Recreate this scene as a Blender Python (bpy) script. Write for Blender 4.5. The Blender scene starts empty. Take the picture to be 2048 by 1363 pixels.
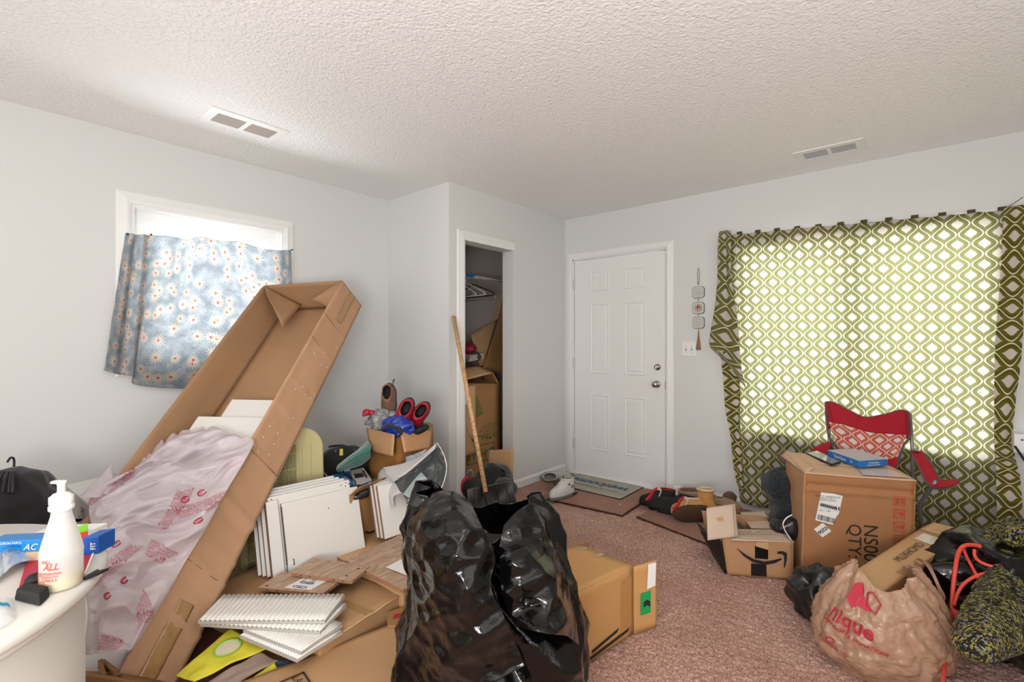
import bpy, math, random
import numpy as np
from mathutils import Vector, Matrix, noise
random.seed(7)
V = Vector
# ---------------------------------------------------------------- camera, world, lights
F_PX, CX, CY, HC = 968.0, 1024.0, 681.5, 1.266
FW = V((-0.6494, 0.7604, 0)); RT = V((0.7604, 0.6494, 0)); UP = V((0, 0, 1)); EYE = V((0, 0, HC))
sc = bpy.context.scene
col = sc.collection
cd = bpy.data.cameras.new('camera'); co = bpy.data.objects.new('camera', cd); col.objects.link(co)
cd.sensor_width = 36; cd.lens = 36 * F_PX / 2048; cd.clip_start = .02
co.matrix_world = Matrix(((RT.x, 0, -FW.x, 0), (RT.y, 0, -FW.y, 0), (0, 1, 0, HC), (0, 0, 0, 1)))
sc.camera = co
sc.view_settings.view_transform = 'Standard'; sc.view_settings.look = 'None'
sc.view_settings.gamma = 1; sc.view_settings.use_curve_mapping = False
sc.view_settings.exposure = 0.0
sc.cycles.max_bounces = 8; sc.cycles.transparent_max_bounces = 16
w = bpy.data.worlds.new('sky'); sc.world = w; w.use_nodes = True
w.node_tree.nodes['Background'].inputs[0].default_value = (.93, .97, 1, 1)
w.node_tree.nodes['Background'].inputs[1].default_value = .85
def area(name, loc, target, sx, sy, power, colr=(1, 1, 1)):
    l = bpy.data.lights.new(name, 'AREA'); l.shape = 'RECTANGLE'; l.size = sx; l.size_y = sy; l.energy = power; l.color = colr
    o = bpy.data.objects.new(name, l); col.objects.link(o); o.location = loc
    o.rotation_euler = (V(target) - V(loc)).to_track_quat('-Z', 'Y').to_euler(); return o
area('daylight_big_window', (-.36, 4.75, 1.5), (-.36, 3.9, 1.3), 2.2, 2.0, 360, (1, .99, .97))
area('daylight_side_window', (-4.1, 1.12, 1.75), (-3.4, 1.12, 1.6), 1.4, 1.3, 165, (.97, .99, 1))
area('added_fill_rear', (-1.0, -2.1, 1.5), (-1.2, 3, 1.3), 3.6, 1.7, 33, (1, .985, .965))  # added fill from behind the camera; the near wall has no window
area('added_fill_overhead', (-.2, -.9, 2.3), (-.5, -.2, 0), 1.0, 1.0, 17, (1, .96, .92))  # added overhead fill behind the camera, without any lamp fixture
area('added_fill_upward', (.15, -.7, 1.0), (-1.3, 1.5, 2.44), .7, .7, 48, (1, .99, .98))  # added upward fill that brightens the ceiling; no real flash behind it
area('added_fill_right', (.95, 1.0, 1.5), (-3, 1.6, 1.2), 2.4, 1.6, 16, (1, .99, .98))  # added fill from the right; that wall is closed

# ---------------------------------------------------------------- helpers
def ray(px, py): return FW + RT * ((px - CX) / F_PX) + UP * ((CY - py) / F_PX)
def at(px, py, d): return EYE + ray(px, py) * d
def onz(px, py, z=0.0): r = ray(px, py); return EYE + r * ((z - HC) / r.z)
def ony(px, py, y): r = ray(px, py); return EYE + r * (y / r.y)
def onx(px, py, x): r = ray(px, py); return EYE + r * (x / r.x)
def C(h):
    h = h.lstrip('#'); o = []
    for i in (0, 2, 4):
        c = int(h[i:i + 2], 16) / 255
        o.append(c / 12.92 if c <= .04045 else ((c + .055) / 1.055) ** 2.4)
    return (*o, 1)
def lerp(a, b, t): return a + (b - a) * t
def bil(a, b, c, d): return lambda u, v: lerp(lerp(a, b, u), lerp(d, c, u), v)   # a,b,c,d round the quad
def cr(p0, p1, p2, p3, t):
    return .5 * ((2 * p1) + (p2 - p0) * t + (2 * p0 - 5 * p1 + 4 * p2 - p3) * t * t + (3 * p1 - p0 - 3 * p2 + p3) * t ** 3)
def crv(P, t):
    n = len(P) - 1; x = max(0, min(t, 1)) * n; i = min(int(x), n - 1); f = x - i
    g = lambda k: P[max(0, min(k, n))]
    return cr(g(i - 1), g(i), g(i + 1), g(i + 2), f)
def patch(G): return lambda u, v: crv([crv(r, u) for r in G], v)
def crum(p): return noise.voronoi(V(p))[0][0]
def turb(p, s, o=3): return noise.turbulence(V(p) * s, o, True)
def nz(p, s): return noise.noise(V(p) * s)

MATS = {}
def M(name, c, rough=.6, metal=0., bump=0., bs=60., var=0., vs=4., spec=.5, trans=0., alpha=1., coat=0., wave=None, sheen=0., dist=.003):
    if name in MATS: return MATS[name]
    m = bpy.data.materials.new(name); m.use_nodes = True; MATS[name] = m
    nt = m.node_tree; N = nt.nodes; L = nt.links; b = N['Principled BSDF']
    c = C(c) if isinstance(c, str) else c
    b.inputs['Base Color'].default_value = c; b.inputs['Roughness'].default_value = rough
    b.inputs['Metallic'].default_value = metal; b.inputs['Specular IOR Level'].default_value = spec
    b.inputs['Coat Weight'].default_value = coat; b.inputs['Alpha'].default_value = alpha
    if sheen: b.inputs['Sheen Weight'].default_value = sheen
    tc = N.new('ShaderNodeTexCoord')
    if var:
        n = N.new('ShaderNodeTexNoise'); n.inputs['Scale'].default_value = vs; n.inputs['Detail'].default_value = 5
        L.new(tc.outputs['Object'], n.inputs['Vector'])
        r = N.new('ShaderNodeMapRange'); r.inputs[1].default_value = .3; r.inputs[2].default_value = .7
        r.inputs[3].default_value = 1 - var; r.inputs[4].default_value = 1 + var
        L.new(n.outputs[0], r.inputs[0])
        x = N.new('ShaderNodeVectorMath'); x.operation = 'SCALE'; x.inputs[0].default_value = c[:3]
        L.new(r.outputs[0], x.inputs['Scale']); L.new(x.outputs[0], b.inputs['Base Color'])
    if bump:
        n = N.new('ShaderNodeTexNoise'); n.inputs['Scale'].default_value = bs; n.inputs['Detail'].default_value = 4
        L.new(tc.outputs['Object'], n.inputs['Vector']); bp = N.new('ShaderNodeBump'); bp.inputs['Strength'].default_value = bump
        bp.inputs['Distance'].default_value = dist
        L.new(n.outputs[0], bp.inputs['Height']); L.new(bp.outputs[0], b.inputs['Normal'])
    if trans:
        t = N.new('ShaderNodeBsdfTranslucent'); t.inputs[0].default_value = c
        mx = N.new('ShaderNodeMixShader'); mx.inputs[0].default_value = trans
        L.new(b.outputs[0], mx.inputs[1]); L.new(t.outputs[0], mx.inputs[2]); L.new(mx.outputs[0], N['Material Output'].inputs[0])
    return m
class E:                                    # tiny maths-node expression helper
    def __init__(s, nt, k): s.nt, s.k = nt, k
    def op(s, o, *a):
        n = s.nt.nodes.new('ShaderNodeMath'); n.operation = o
        for i, x in enumerate((s,) + a):
            if isinstance(x, E): s.nt.links.new(x.k, n.inputs[i])
            else: n.inputs[i].default_value = x
        return E(s.nt, n.outputs[0])
    def __add__(s, o): return s.op('ADD', o)
    def __sub__(s, o): return s.op('SUBTRACT', o)
    def __mul__(s, o): return s.op('MULTIPLY', o)
    def __truediv__(s, o): return s.op('DIVIDE', o)
    def fmod(s, m): return s.op('FLOORED_MODULO', m)
    def cos(s): return s.op('COSINE')
    def abs(s): return s.op('ABSOLUTE')
    def lt(s, o): return s.op('LESS_THAN', o)
    def mx(s, o): return s.op('MAXIMUM', o)
    def mn(s, o): return s.op('MINIMUM', o)

def finish(o, parent, mat, smooth):
    if mat is not None:
        for m in (mat if isinstance(mat, (list, tuple)) else [mat]): o.data.materials.append(m)
    col.objects.link(o)
    if smooth:
        o.data.shade_smooth()
    if parent is not None: o.parent = parent
    return o
def mesh(name, verts, faces, mat, parent=None, smooth=False, uv=None, bev=0, fm=None):
    vs = [V(v) for v in verts]
    if parent is not None: base = parent['base_']; base = V(base)
    else:
        xs = [v.x for v in vs]; ys = [v.y for v in vs]; zs = [v.z for v in vs]
        base = V(((min(xs) + max(xs)) / 2, (min(ys) + max(ys)) / 2, min(zs)))
    me = bpy.data.meshes.new(name); me.from_pydata([v - base for v in vs], [], faces)
    if uv is not None:
        ul = me.uv_layers.new(name='UVMap'); a = np.empty(len(me.loops), dtype=np.int32); me.loops.foreach_get('vertex_index', a)
        ul.data.foreach_set('uv', np.array(uv, dtype=np.float32)[a].ravel())
    me.update()
    o = bpy.data.objects.new(name, me)
    finish(o, parent, mat, smooth)
    if fm: me.polygons.foreach_set('material_index', fm)
    if parent is None: o.location = base; o['base_'] = base
    else:                       # parts of parts keep world coordinates of the thing's base
        o['base_'] = base
        if parent.type == 'MESH': pass
    if bev:
        b = o.modifiers.new('bevel', 'BEVEL'); b.width = bev; b.segments = 2; b.limit_method = 'ANGLE'
    return o
def thing(name, label, cat, base, group=None):
    o = bpy.data.objects.new(name, None); col.objects.link(o); o.empty_display_size = .05
    o.location = base; o['base_'] = V(base); return tag(o, label, cat, group)
def tag(o, label=None, cat=None, group=None, kind=None):
    if label: o['label'] = label
    if cat: o['category'] = cat
    if group: o['group'] = group
    if kind: o['kind'] = kind
    return o
BF = [(0, 3, 2, 1), (4, 5, 6, 7), (0, 1, 5, 4), (1, 2, 6, 5), (2, 3, 7, 6), (3, 0, 4, 7)]
def hexa(name, B, T, mat, parent=None, bev=.002, **k): return mesh(name, list(B) + list(T), BF, mat, parent, bev=bev, **k)
def box(name, a, b, mat, parent=None, bev=.002):
    x0, y0, z0 = a; x1, y1, z1 = b
    return hexa(name, [(x0, y0, z0), (x1, y0, z0), (x1, y1, z0), (x0, y1, z0)], [(x0, y0, z1), (x1, y0, z1), (x1, y1, z1), (x0, y1, z1)], mat, parent, bev)
def boxes(name, L, mat, parent=None, bev=0):
    vs = []; fs = []
    for a, b in L:
        n = len(vs); x0, y0, z0 = a; x1, y1, z1 = b
        vs += [(x0, y0, z0), (x1, y0, z0), (x1, y1, z0), (x0, y1, z0), (x0, y0, z1), (x1, y0, z1), (x1, y1, z1), (x0, y1, z1)]
        fs += [tuple(i + n for i in f) for f in BF]
    return mesh(name, vs, fs, mat, parent, bev=bev)
def struct(o): o['kind'] = 'structure'; return o
def obox(name, c, ax, ay, az, mat, parent=None, bev=.002):     # centre + half-axes
    c, ax, ay, az = V(c), V(ax), V(ay), V(az)
    return hexa(name, [c - ax - ay - az, c + ax - ay - az, c + ax + ay - az, c - ax + ay - az],
                [c - ax - ay + az, c + ax - ay + az, c + ax + ay + az, c - ax + ay + az], mat, parent, bev)
def fnorm(fn, u, v, e=.004):
    a = fn(min(u + e, 1), v) - fn(max(u - e, 0), v); b = fn(u, min(v + e, 1)) - fn(u, max(v - e, 0))
    n = a.cross(b); return n.normalized() if n.length > 1e-12 else V((0, 0, 1))
def sheet(name, fn, nu, nv, t, mat, parent=None, smooth=True, size=None, closed=False, uvrot=False):
    """surface fn(u,v) given thickness t"""
    P = [[fn(i / nu, j / nv) for i in range(nu + (0 if closed else 1))] for j in range(nv + 1)]
    W = nu if closed else nu + 1
    if size is None: size = ((fn(1, .5) - fn(0, .5)).length, (fn(.5, 1) - fn(.5, 0)).length)
    front = []; back = []; uv = []
    for j in range(nv + 1):
        for i in range(W):
            p = P[j][i]
            pi = P[j][(i + 1) % W] if closed else P[j][min(i + 1, nu)]; pm = P[j][i - 1] if closed else P[j][max(i - 1, 0)]
            q = P[min(j + 1, nv)][i] - P[max(j - 1, 0)][i]
            n = (pi - pm).cross(q)
            n = n.normalized() if n.length > 1e-12 else V((0, 0, 1))
            front.append(p); back.append(p - n * t)
            uu, vv = i / nu * size[0], j / nv * size[1]; uv.append((vv, uu) if uvrot else (uu, vv))
    K = len(front); fs = []
    def id_(i, j): return j * W + (i % W if closed else i)
    for j in range(nv):
        for i in range(nu):
            a, b, c, d = id_(i, j), id_(i + 1, j), id_(i + 1, j + 1), id_(i, j + 1)
            fs.append((a, b, c, d)); fs.append((a + K, d + K, c + K, b + K))
    for i in range(nu):
        a, b = id_(i, 0), id_(i + 1, 0); fs.append((a, a + K, b + K, b))
        a, b = id_(i, nv), id_(i + 1, nv); fs.append((a, b, b + K, a + K))
    if not closed:
        for j in range(nv):
            a, b = id_(0, j), id_(0, j + 1); fs.append((a, b, b + K, a + K))
            a, b = id_(nu, j), id_(nu, j + 1); fs.append((a, a + K, b + K, b))
    return mesh(name, front + back, fs, mat, parent, smooth, uv + uv)
def slab(name, q, t, mat, parent=None, wob=0., n=8, bev=0., smooth=False):
    """flat (or slightly wavy) panel over quad q, thickness t centred"""
    q = [V(x) for x in q]; nn = (q[1] - q[0]).cross(q[3] - q[0]).normalized()
    if wob <= 0:
        return hexa(name, [x - nn * t / 2 for x in q], [x + nn * t / 2 for x in q], mat, parent, bev)
    f = bil(*q); s = random.random() * 50
    fn = lambda u, v: f(u, v) + nn * (t / 2 + wob * (nz(f(u, v) + V((s, 0, 0)), 5) + .5 * nz(f(u, v) + V((s, 9, 0)), 14)))
    return sheet(name, fn, n, n, t, mat, parent, True)
def tube(name, pts, r, mat, parent=None, seg=8, smoothn=0, radii=None, closed=False, flat=1.):
    P = [V(p) for p in pts]
    if smoothn: P = [crv(P, i / smoothn) for i in range(smoothn + 1)]
    n = len(P); R = radii if radii else [r] * n
    if radii and len(radii) != n: R = [crv([V((x, 0, 0)) for x in radii], i / (n - 1)).x for i in range(n)]
    T = [(P[min(i + 1, n - 1)] - P[max(i - 1, 0)]).normalized() for i in range(n)]
    if closed: T[0] = T[-1] = (P[1] - P[-2]).normalized()
    a = T[0].orthogonal().normalized(); vs = []
    for i in range(n):
        a = (a - T[i] * a.dot(T[i])).normalized(); b = T[i].cross(a)
        for k in range(seg):
            th = 2 * math.pi * k / seg; vs.append(P[i] + (a * math.cos(th) + b * math.sin(th) * flat) * R[i])
    fs = [(i * seg + k, i * seg + (k + 1) % seg, (i + 1) * seg + (k + 1) % seg, (i + 1) * seg + k) for i in range(n - 1) for k in range(seg)]
    fs.append(tuple(range(seg - 1, -1, -1))); fs.append(tuple(range((n - 1) * seg, n * seg)))
    return mesh(name, vs, fs, mat, parent, True)
def loft(name, rings, mat, parent=None, caps=True, smooth=True):
    seg = len(rings[0]); vs = [V(p) for r in rings for p in r]; n = len(rings)
    fs = [(i * seg + k, i * seg + (k + 1) % seg, (i + 1) * seg + (k + 1) % seg, (i + 1) * seg + k) for i in range(n - 1) for k in range(seg)]
    if caps in (True, 'bottom'): fs.append(tuple(range(seg - 1, -1, -1)))
    if caps in (True, 'top'): fs.append(tuple(range((n - 1) * seg, n * seg)))
    return mesh(name, vs, fs, mat, parent, smooth)
def lathe(name, prof, base, mat, parent=None, seg=32, axis=None, caps=True, smooth=True):
    z = V(axis).normalized() if axis else V((0, 0, 1)); x = z.orthogonal().normalized(); y = z.cross(x); b = V(base)
    return loft(name, [[b + z * h + (x * math.cos(2 * math.pi * k / seg) + y * math.sin(2 * math.pi * k / seg)) * r for k in range(seg)] for r, h in prof], mat, parent, caps, smooth)
def prism(name, poly, vec, mat, parent=None, bev=0):
    n = len(poly); P = [V(p) for p in poly]; vs = P + [p + V(vec) for p in P]
    fs = [tuple(range(n - 1, -1, -1)), tuple(range(n, 2 * n))] + [(i, (i + 1) % n, n + (i + 1) % n, n + i) for i in range(n)]
    return mesh(name, vs, fs, mat, parent, bev=bev)
def blob(name, c, rx, ry, rz, mat, parent=None, amp=.1, s=6., seg=40, rings=24, ax=None, flatb=True, hard=True):
    c = V(c); X, Y, Z = ax if ax else (V((1, 0, 0)), V((0, 1, 0)), V((0, 0, 1))); R = []
    for j in range(rings + 1):
        ph = math.pi * (j / rings) - math.pi / 2; ring = []
        for k in range(seg):
            th = 2 * math.pi * k / seg
            d = V((math.cos(ph) * math.cos(th), math.cos(ph) * math.sin(th), math.sin(ph)))
            p = X * d.x * rx + Y * d.y * ry + Z * d.z * rz
            n = (1.3 * crum((c * 3 + V((p.x, p.y, p.z * .7))) * s) - .55 + .5 * nz(c + p, s) if hard == 'v' else turb(c * 3 + p, s, 3) - .6 if hard else nz(c * 3 + p, s) + .4 * nz(c * 3 + p, s * 2.6))
            p = c + p * (1 + amp * n)
            if flatb and p.z < c.z - rz * .8: p.z = c.z - rz * .8
            ring.append(p)
        R.append(ring)
    return loft(name, R, mat, parent)
_fc = {}
def text_verts(s, shear=0., bold=0., spacing=1.):
    key = (s, shear, bold, spacing)
    if key not in _fc:
        cu = bpy.data.curves.new('t', 'FONT'); cu.body = s; cu.align_x = 'CENTER'; cu.align_y = 'CENTER'; cu.shear = shear; cu.offset = bold
        cu.resolution_u = 3; cu.space_line = .9; cu.space_character = spacing
        o = bpy.data.objects.new('t', cu); me = bpy.data.meshes.new_from_object(o)
        _fc[key] = ([v.co.copy() for v in me.vertices], [tuple(p.vertices) for p in me.polygons])
        bpy.data.objects.remove(o)
    return _fc[key]
def text(name, s, c, xd, yd, size, mat, parent, off=.0012, sx=1., **k):
    vs, fs = text_verts(s, **k); xd, yd = V(xd).normalized(), V(yd); yd = (yd - xd * yd.dot(xd)).normalized(); n = xd.cross(yd)
    return mesh(name, [V(c) + xd * v.x * size * sx + yd * v.y * size + n * off for v in vs], fs, mat, parent)
def text_on(name, s, fn, u0, v0, L, H, ang, size, mat, parent, off=.003, **k):
    """lay text on a surface fn; L,H: metres spanned by u and v"""
    vs, fs = text_verts(s, **k); ca, sa = math.cos(ang), math.sin(ang); out = []
    for v in vs:
        x = (v.x * ca - v.y * sa) * size; y = (v.x * sa + v.y * ca) * size
        u = min(max(u0 + x / L, 0), 1); vv = min(max(v0 - y / H, 0), 1)
        out.append(fn(u, vv) + fnorm(fn, u, vv) * off)
    return mesh(name, out, fs, mat, parent)
def ringrect(P0, xd, zd, n, steps):
    """moulded rectangle: steps = (inset, height); P0 = lower-left; xd, zd full edge vectors"""
    xd, zd = V(xd), V(zd); lx, lz = xd.length, zd.length; xh, zh = xd / lx, zd / lz; vs = []; fs = []
    for i, (ins, h) in enumerate(steps):
        a = V(P0) + xh * ins + zh * ins + V(n) * h; sx_, sz_ = xh * (lx - 2 * ins), zh * (lz - 2 * ins)
        vs += [a, a + sx_, a + sx_ + sz_, a + sz_]
    for i in range(len(steps) - 1):
        for k in range(4): fs.append((i * 4 + k, i * 4 + (k + 1) % 4, i * 4 + 4 + (k + 1) % 4, i * 4 + 4 + k))
    m = (len(steps) - 1) * 4; fs.append((m, m + 1, m + 2, m + 3)); return vs, fs

# ---------------------------------------------------------------- materials
wallm = M('wall_paint', '#d9dad9', .75, bump=.25, bs=45, dist=.002)
trimm = M('trim_paint', '#ebebea', .4, bump=.05, bs=20)
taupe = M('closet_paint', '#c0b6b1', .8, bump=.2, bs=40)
card = M('cardboard', '#b48c63', .75, bump=.25, bs=14, var=.06, vs=5)
card2 = M('cardboard_light', '#c9a275', .75, bump=.25, bs=12, var=.06, vs=6)
card3 = M('cardboard_dark', '#9c7246', .8, bump=.25, bs=14, var=.08, vs=5)
cardin = M('cardboard_inside', '#a5805d', .8, bump=.2, bs=14, var=.06, vs=5)
cardpale = M('cardboard_pale', '#cdb7a2', .8, bump=.15, bs=20, var=.05, vs=6)
tapem = M('packing_tape', '#a98458', .18, spec=.6, coat=.3, bump=.3, bs=25)
creasem = M('crease', '#8f6a45', .9)
ink = M('black_ink', '#1b1a1a', .6)
redink = M('red_ink', '#c23b33', .6)
white = M('white_board', '#dfdcd6', .45, bump=.05, bs=30)
whitep = M('white_paper', '#e6e4e2', .6)
edgeb = M('board_edge_brown', '#8a6b55', .8, var=.15, vs=30)
blackp = M('black_plastic_bag', '#060606', .14, spec=.42, bump=.5, bs=28, dist=.006)
blackm = M('matte_black', '#17181a', .6, bump=.2, bs=40)
blackf = M('black_fabric', '#131416', .9, bump=.5, bs=120, sheen=.3)
navy = M('navy_fabric', '#172027', .85, bump=.4, bs=60, sheen=.2)
redf = M('red_fabric', '#b3122a', .8, bump=.3, bs=150, trans=.15)
grey = M('grey_metal', '#7d7f80', .4, metal=.6)
chrome = M('brushed_nickel', '#b5aea6', .25, metal=1)
bluep = M('blue_print', '#1576bd', .4)
darkhole = M('dark_void', '#12100f', .95)
# ---------------------------------------------------------------- special materials
def carpet_mat():
    m = bpy.data.materials.new('rose_carpet'); m.use_nodes = True; nt = m.node_tree; N = nt.nodes; L = nt.links; b = N['Principled BSDF']
    b.inputs['Roughness'].default_value = .95; b.inputs['Specular IOR Level'].default_value = .1; b.inputs['Sheen Weight'].default_value = .15
    tc = N.new('ShaderNodeTexCoord')
    n1 = N.new('ShaderNodeTexNoise'); n1.inputs['Scale'].default_value = 130; n1.inputs['Detail'].default_value = 3
    n2 = N.new('ShaderNodeTexNoise'); n2.inputs['Scale'].default_value = 2.2; n2.inputs['Detail'].default_value = 4
    for n in (n1, n2): L.new(tc.outputs['Object'], n.inputs['Vector'])
    r = N.new('ShaderNodeValToRGB'); r.color_ramp.elements[0].position = .33; r.color_ramp.elements[0].color = C('#936857')
    r.color_ramp.elements[1].position = .67; r.color_ramp.elements[1].color = C('#dfb8a9')
    L.new(n1.outputs[0], r.inputs[0])
    mx = N.new('ShaderNodeMix'); mx.data_type = 'RGBA'; mx.blend_type = 'MULTIPLY'; mx.inputs[0].default_value = 1
    r2 = N.new('ShaderNodeValToRGB'); r2.color_ramp.elements[0].position = .35; r2.color_ramp.elements[0].color = (.78, .72, .68, 1)
    r2.color_ramp.elements[1].position = .65; r2.color_ramp.elements[1].color = (1, 1, 1, 1)
    L.new(n2.outputs[0], r2.inputs[0]); L.new(r.outputs[0], mx.inputs[6]); L.new(r2.outputs[0], mx.inputs[7]); L.new(mx.outputs[2], b.inputs['Base Color'])
    bp = N.new('ShaderNodeBump'); bp.inputs['Strength'].default_value = .6; bp.inputs['Distance'].default_value = .008
    L.new(n1.outputs[0], bp.inputs['Height']); L.new(bp.outputs[0], b.inputs['Normal']); return m
carpet = carpet_mat()
def ceiling_mat():
    m = bpy.data.materials.new('stippled_ceiling'); m.use_nodes = True; nt = m.node_tree; N = nt.nodes; L = nt.links; b = N['Principled BSDF']
    b.inputs['Base Color'].default_value = C('#f6f6f5'); b.inputs['Roughness'].default_value = .55
    tc = N.new('ShaderNodeTexCoord')
    n1 = N.new('ShaderNodeTexNoise'); n1.inputs['Scale'].default_value = 60; n1.inputs['Detail'].default_value = 4; n1.inputs['Distortion'].default_value = 1.2
    v = N.new('ShaderNodeTexVoronoi'); v.inputs['Scale'].default_value = 75; v.feature = 'SMOOTH_F1'
    for n in (n1, v): L.new(tc.outputs['Object'], n.inputs['Vector'])
    a = E(nt, n1.outputs[0]) * 1.2 + E(nt, v.outputs['Distance']) * .7
    bp = N.new('ShaderNodeBump'); bp.inputs['Strength'].default_value = 1.; bp.inputs['Distance'].default_value = .0048
    L.new(a.k, bp.inputs['Height']); L.new(bp.outputs[0], b.inputs['Normal']); return m
ceilm = ceiling_mat()
def ogee_mat(name, motif, green, line, P=.0605, Q=.127, trans=.5, ring=None):
    m = bpy.data.materials.new(name); m.use_nodes = True; nt = m.node_tree; N = nt.nodes; L = nt.links; b = N['Principled BSDF']
    uvn = N.new('ShaderNodeUVMap'); sp = N.new('ShaderNodeSeparateXYZ'); L.new(uvn.outputs[0], sp.inputs[0])
    s = E(nt, sp.outputs[0]) * (1 / P); z = E(nt, sp.outputs[1]) * (1 / Q)
    c = (z * (2 * math.pi)).cos() * .40
    d1 = ((s - .5 - c + 1).fmod(2.) - 1).abs(); d2 = ((s - 1.5 + c + 1).fmod(2.) - 1).abs()
    lines = d1.mn(d2).lt(.062)
    def dia(sx, sz, k):
        half = ((sz * (math.pi / k)).cos() * .5 + .5) * .445 ; ins = sz.abs().lt(k)
        return (sx.abs() - half).lt(0.) * ins, (sx.abs() - half * 1.45 - .03).lt(0.)
    sxa = (s + 1).fmod(2.) - 1; sza = (z + .5).fmod(1.) - .5
    sxb = s.fmod(2.) - 1; szb = z.fmod(1.) - .5
    A, _ = dia(sxa, sza, .272); B, _ = dia(sxb, szb, .272)
    mot = A.mx(B)
    def mix(f, a, c2):
        x = N.new('ShaderNodeMix'); x.data_type = 'RGBA'; L.new(f.k, x.inputs[0])
        for i, q in ((6, a), (7, c2)):
            if isinstance(q, tuple): x.inputs[i].default_value = q
            else: L.new(q, x.inputs[i])
        return x.outputs[2]
    A2 = (sza * (math.pi / .5)).cos() * .28 + .30; B2 = (szb * (math.pi / .5)).cos() * .28 + .30
    inner = (sxa.abs() - A2).lt(0.).mx((sxb.abs() - B2).lt(0.))
    g = mix(inner, C(green), C(ring or green))
    out = mix(mot, mix(lines, g, C(line)), C(motif))
    L.new(out, b.inputs['Base Color']); b.inputs['Roughness'].default_value = .8; b.inputs['Specular IOR Level'].default_value = .2
    t = N.new('ShaderNodeBsdfTranslucent'); tm = N.new('ShaderNodeMix'); tm.data_type = 'RGBA'; tm.inputs[0].default_value = .6; L.new(out, tm.inputs[6]); tm.inputs[7].default_value = (.46, .475, .40, 1); L.new(tm.outputs[2], t.inputs[0])
    mx = N.new('ShaderNodeMixShader'); mx.inputs[0].default_value = trans
    L.new(b.outputs[0], mx.inputs[1]); L.new(t.outputs[0], mx.inputs[2]); L.new(mx.outputs[0], N['Material Output'].inputs[0]); return m
ogee = ogee_mat('green_ogee_print', '#e9e3e2', '#7f7c3c', '#f3f1e2', ring='#8b8848')
ogeeb = ogee_mat('green_ogee_print_dense', '#d9cfc6', '#5f5818', '#e6e0c2', trans=.22, ring='#6f681f')
ogeer = ogee_mat('red_ogee_print', '#e6d6d2', '#c9624f', '#eedfd2', P=.045, Q=.095, trans=.2, ring='#cf6a57')
def floral_mat():
    m = bpy.data.materials.new('floral_print'); m.use_nodes = True; nt = m.node_tree; N = nt.nodes; L = nt.links; b = N['Principled BSDF']
    uvn = N.new('ShaderNodeUVMap')
    nn = N.new('ShaderNodeTexNoise'); nn.inputs['Scale'].default_value = 16; nn.inputs['Detail'].default_value = 5; L.new(uvn.outputs[0], nn.inputs['Vector'])
    r = N.new('ShaderNodeValToRGB'); e = r.color_ramp.elements; e[0].position = .36; e[0].color = C('#858d95'); e[1].position = .62; e[1].color = C('#abb2b8')
    L.new(nn.outputs[0], r.inputs[0])
    def layer(prev, scale, rr, off, cc, keep=.6):
        mp = N.new('ShaderNodeVectorMath'); mp.operation = 'ADD'; mp.inputs[1].default_value = (off, off * .7, 0); L.new(uvn.outputs[0], mp.inputs[0])
        v = N.new('ShaderNodeTexVoronoi'); v.voronoi_dimensions = '2D'; v.inputs['Scale'].default_value = scale; v.inputs['Randomness'].default_value = .75
        L.new(mp.outputs[0], v.inputs['Vector'])
        sb = N.new('ShaderNodeVectorMath'); sb.operation = 'SUBTRACT'; L.new(mp.outputs[0], sb.inputs[0]); L.new(v.outputs['Position'], sb.inputs[1])
        sp = N.new('ShaderNodeSeparateXYZ'); L.new(sb.outputs[0], sp.inputs[0])
        ang = E(nt, sp.outputs[1]).op('ARCTAN2', E(nt, sp.outputs[0])); dist = E(nt, v.outputs['Distance'])
        pet = (ang * 13.).cos() * .3 + .7
        spc = N.new('ShaderNodeSeparateXYZ'); L.new(v.outputs['Color'], spc.inputs[0])
        n3 = N.new('ShaderNodeTexNoise'); n3.inputs['Scale'].default_value = 90; L.new(uvn.outputs[0], n3.inputs['Vector'])
        rad = dist + (E(nt, n3.outputs[0]) - .5) * .12
        f1 = ((pet * rr - rad) * 9.).mx(0.).mn(.75) * E(nt, spc.outputs[0]).lt(keep); f2 = rad.lt(rr * .26) * E(nt, spc.outputs[0]).lt(keep) * .8; f3 = rad.lt(rr * .12) * E(nt, spc.outputs[0]).lt(keep)
        for f, c_ in ((f1, C('#d8ceba')), (f2, C(cc)), (f3, C('#b03a3a'))):
            x = N.new('ShaderNodeMix'); x.data_type = 'RGBA'; L.new(f.k, x.inputs[0]); L.new(prev, x.inputs[6]); x.inputs[7].default_value = c_; prev = x.outputs[2]
        return prev
    # dark stems
    mg = N.new('ShaderNodeTexNoise'); mg.inputs['Scale'].default_value = 34; mg.inputs['Detail'].default_value = 2; mg.inputs['Distortion'].default_value = 3; L.new(uvn.outputs[0], mg.inputs['Vector'])
    st = (E(nt, mg.outputs[0]) - .5).abs().lt(.012)
    x = N.new('ShaderNodeMix'); x.data_type = 'RGBA'; L.new(st.k, x.inputs[0]); L.new(r.outputs[0], x.inputs[6]); x.inputs[7].default_value = C('#5a6468')
    o = layer(x.outputs[2], 11, .42, .31, '#d08a70', .7); o = layer(o, 13, .42, 3.7, '#cf7560', .55)
    L.new(o, b.inputs['Base Color']); b.inputs['Roughness'].default_value = .9
    t = N.new('ShaderNodeBsdfTranslucent'); tm = N.new('ShaderNodeMix'); tm.data_type = 'RGBA'; tm.inputs[0].default_value = .4; L.new(o, tm.inputs[6]); tm.inputs[7].default_value = (.62, .64, .64, 1); L.new(tm.outputs[2], t.inputs[0]); mx = N.new('ShaderNodeMixShader'); mx.inputs[0].default_value = .5
    L.new(b.outputs[0], mx.inputs[1]); L.new(t.outputs[0], mx.inputs[2]); L.new(mx.outputs[0], N['Material Output'].inputs[0]); return m
floral = floral_mat()
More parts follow.
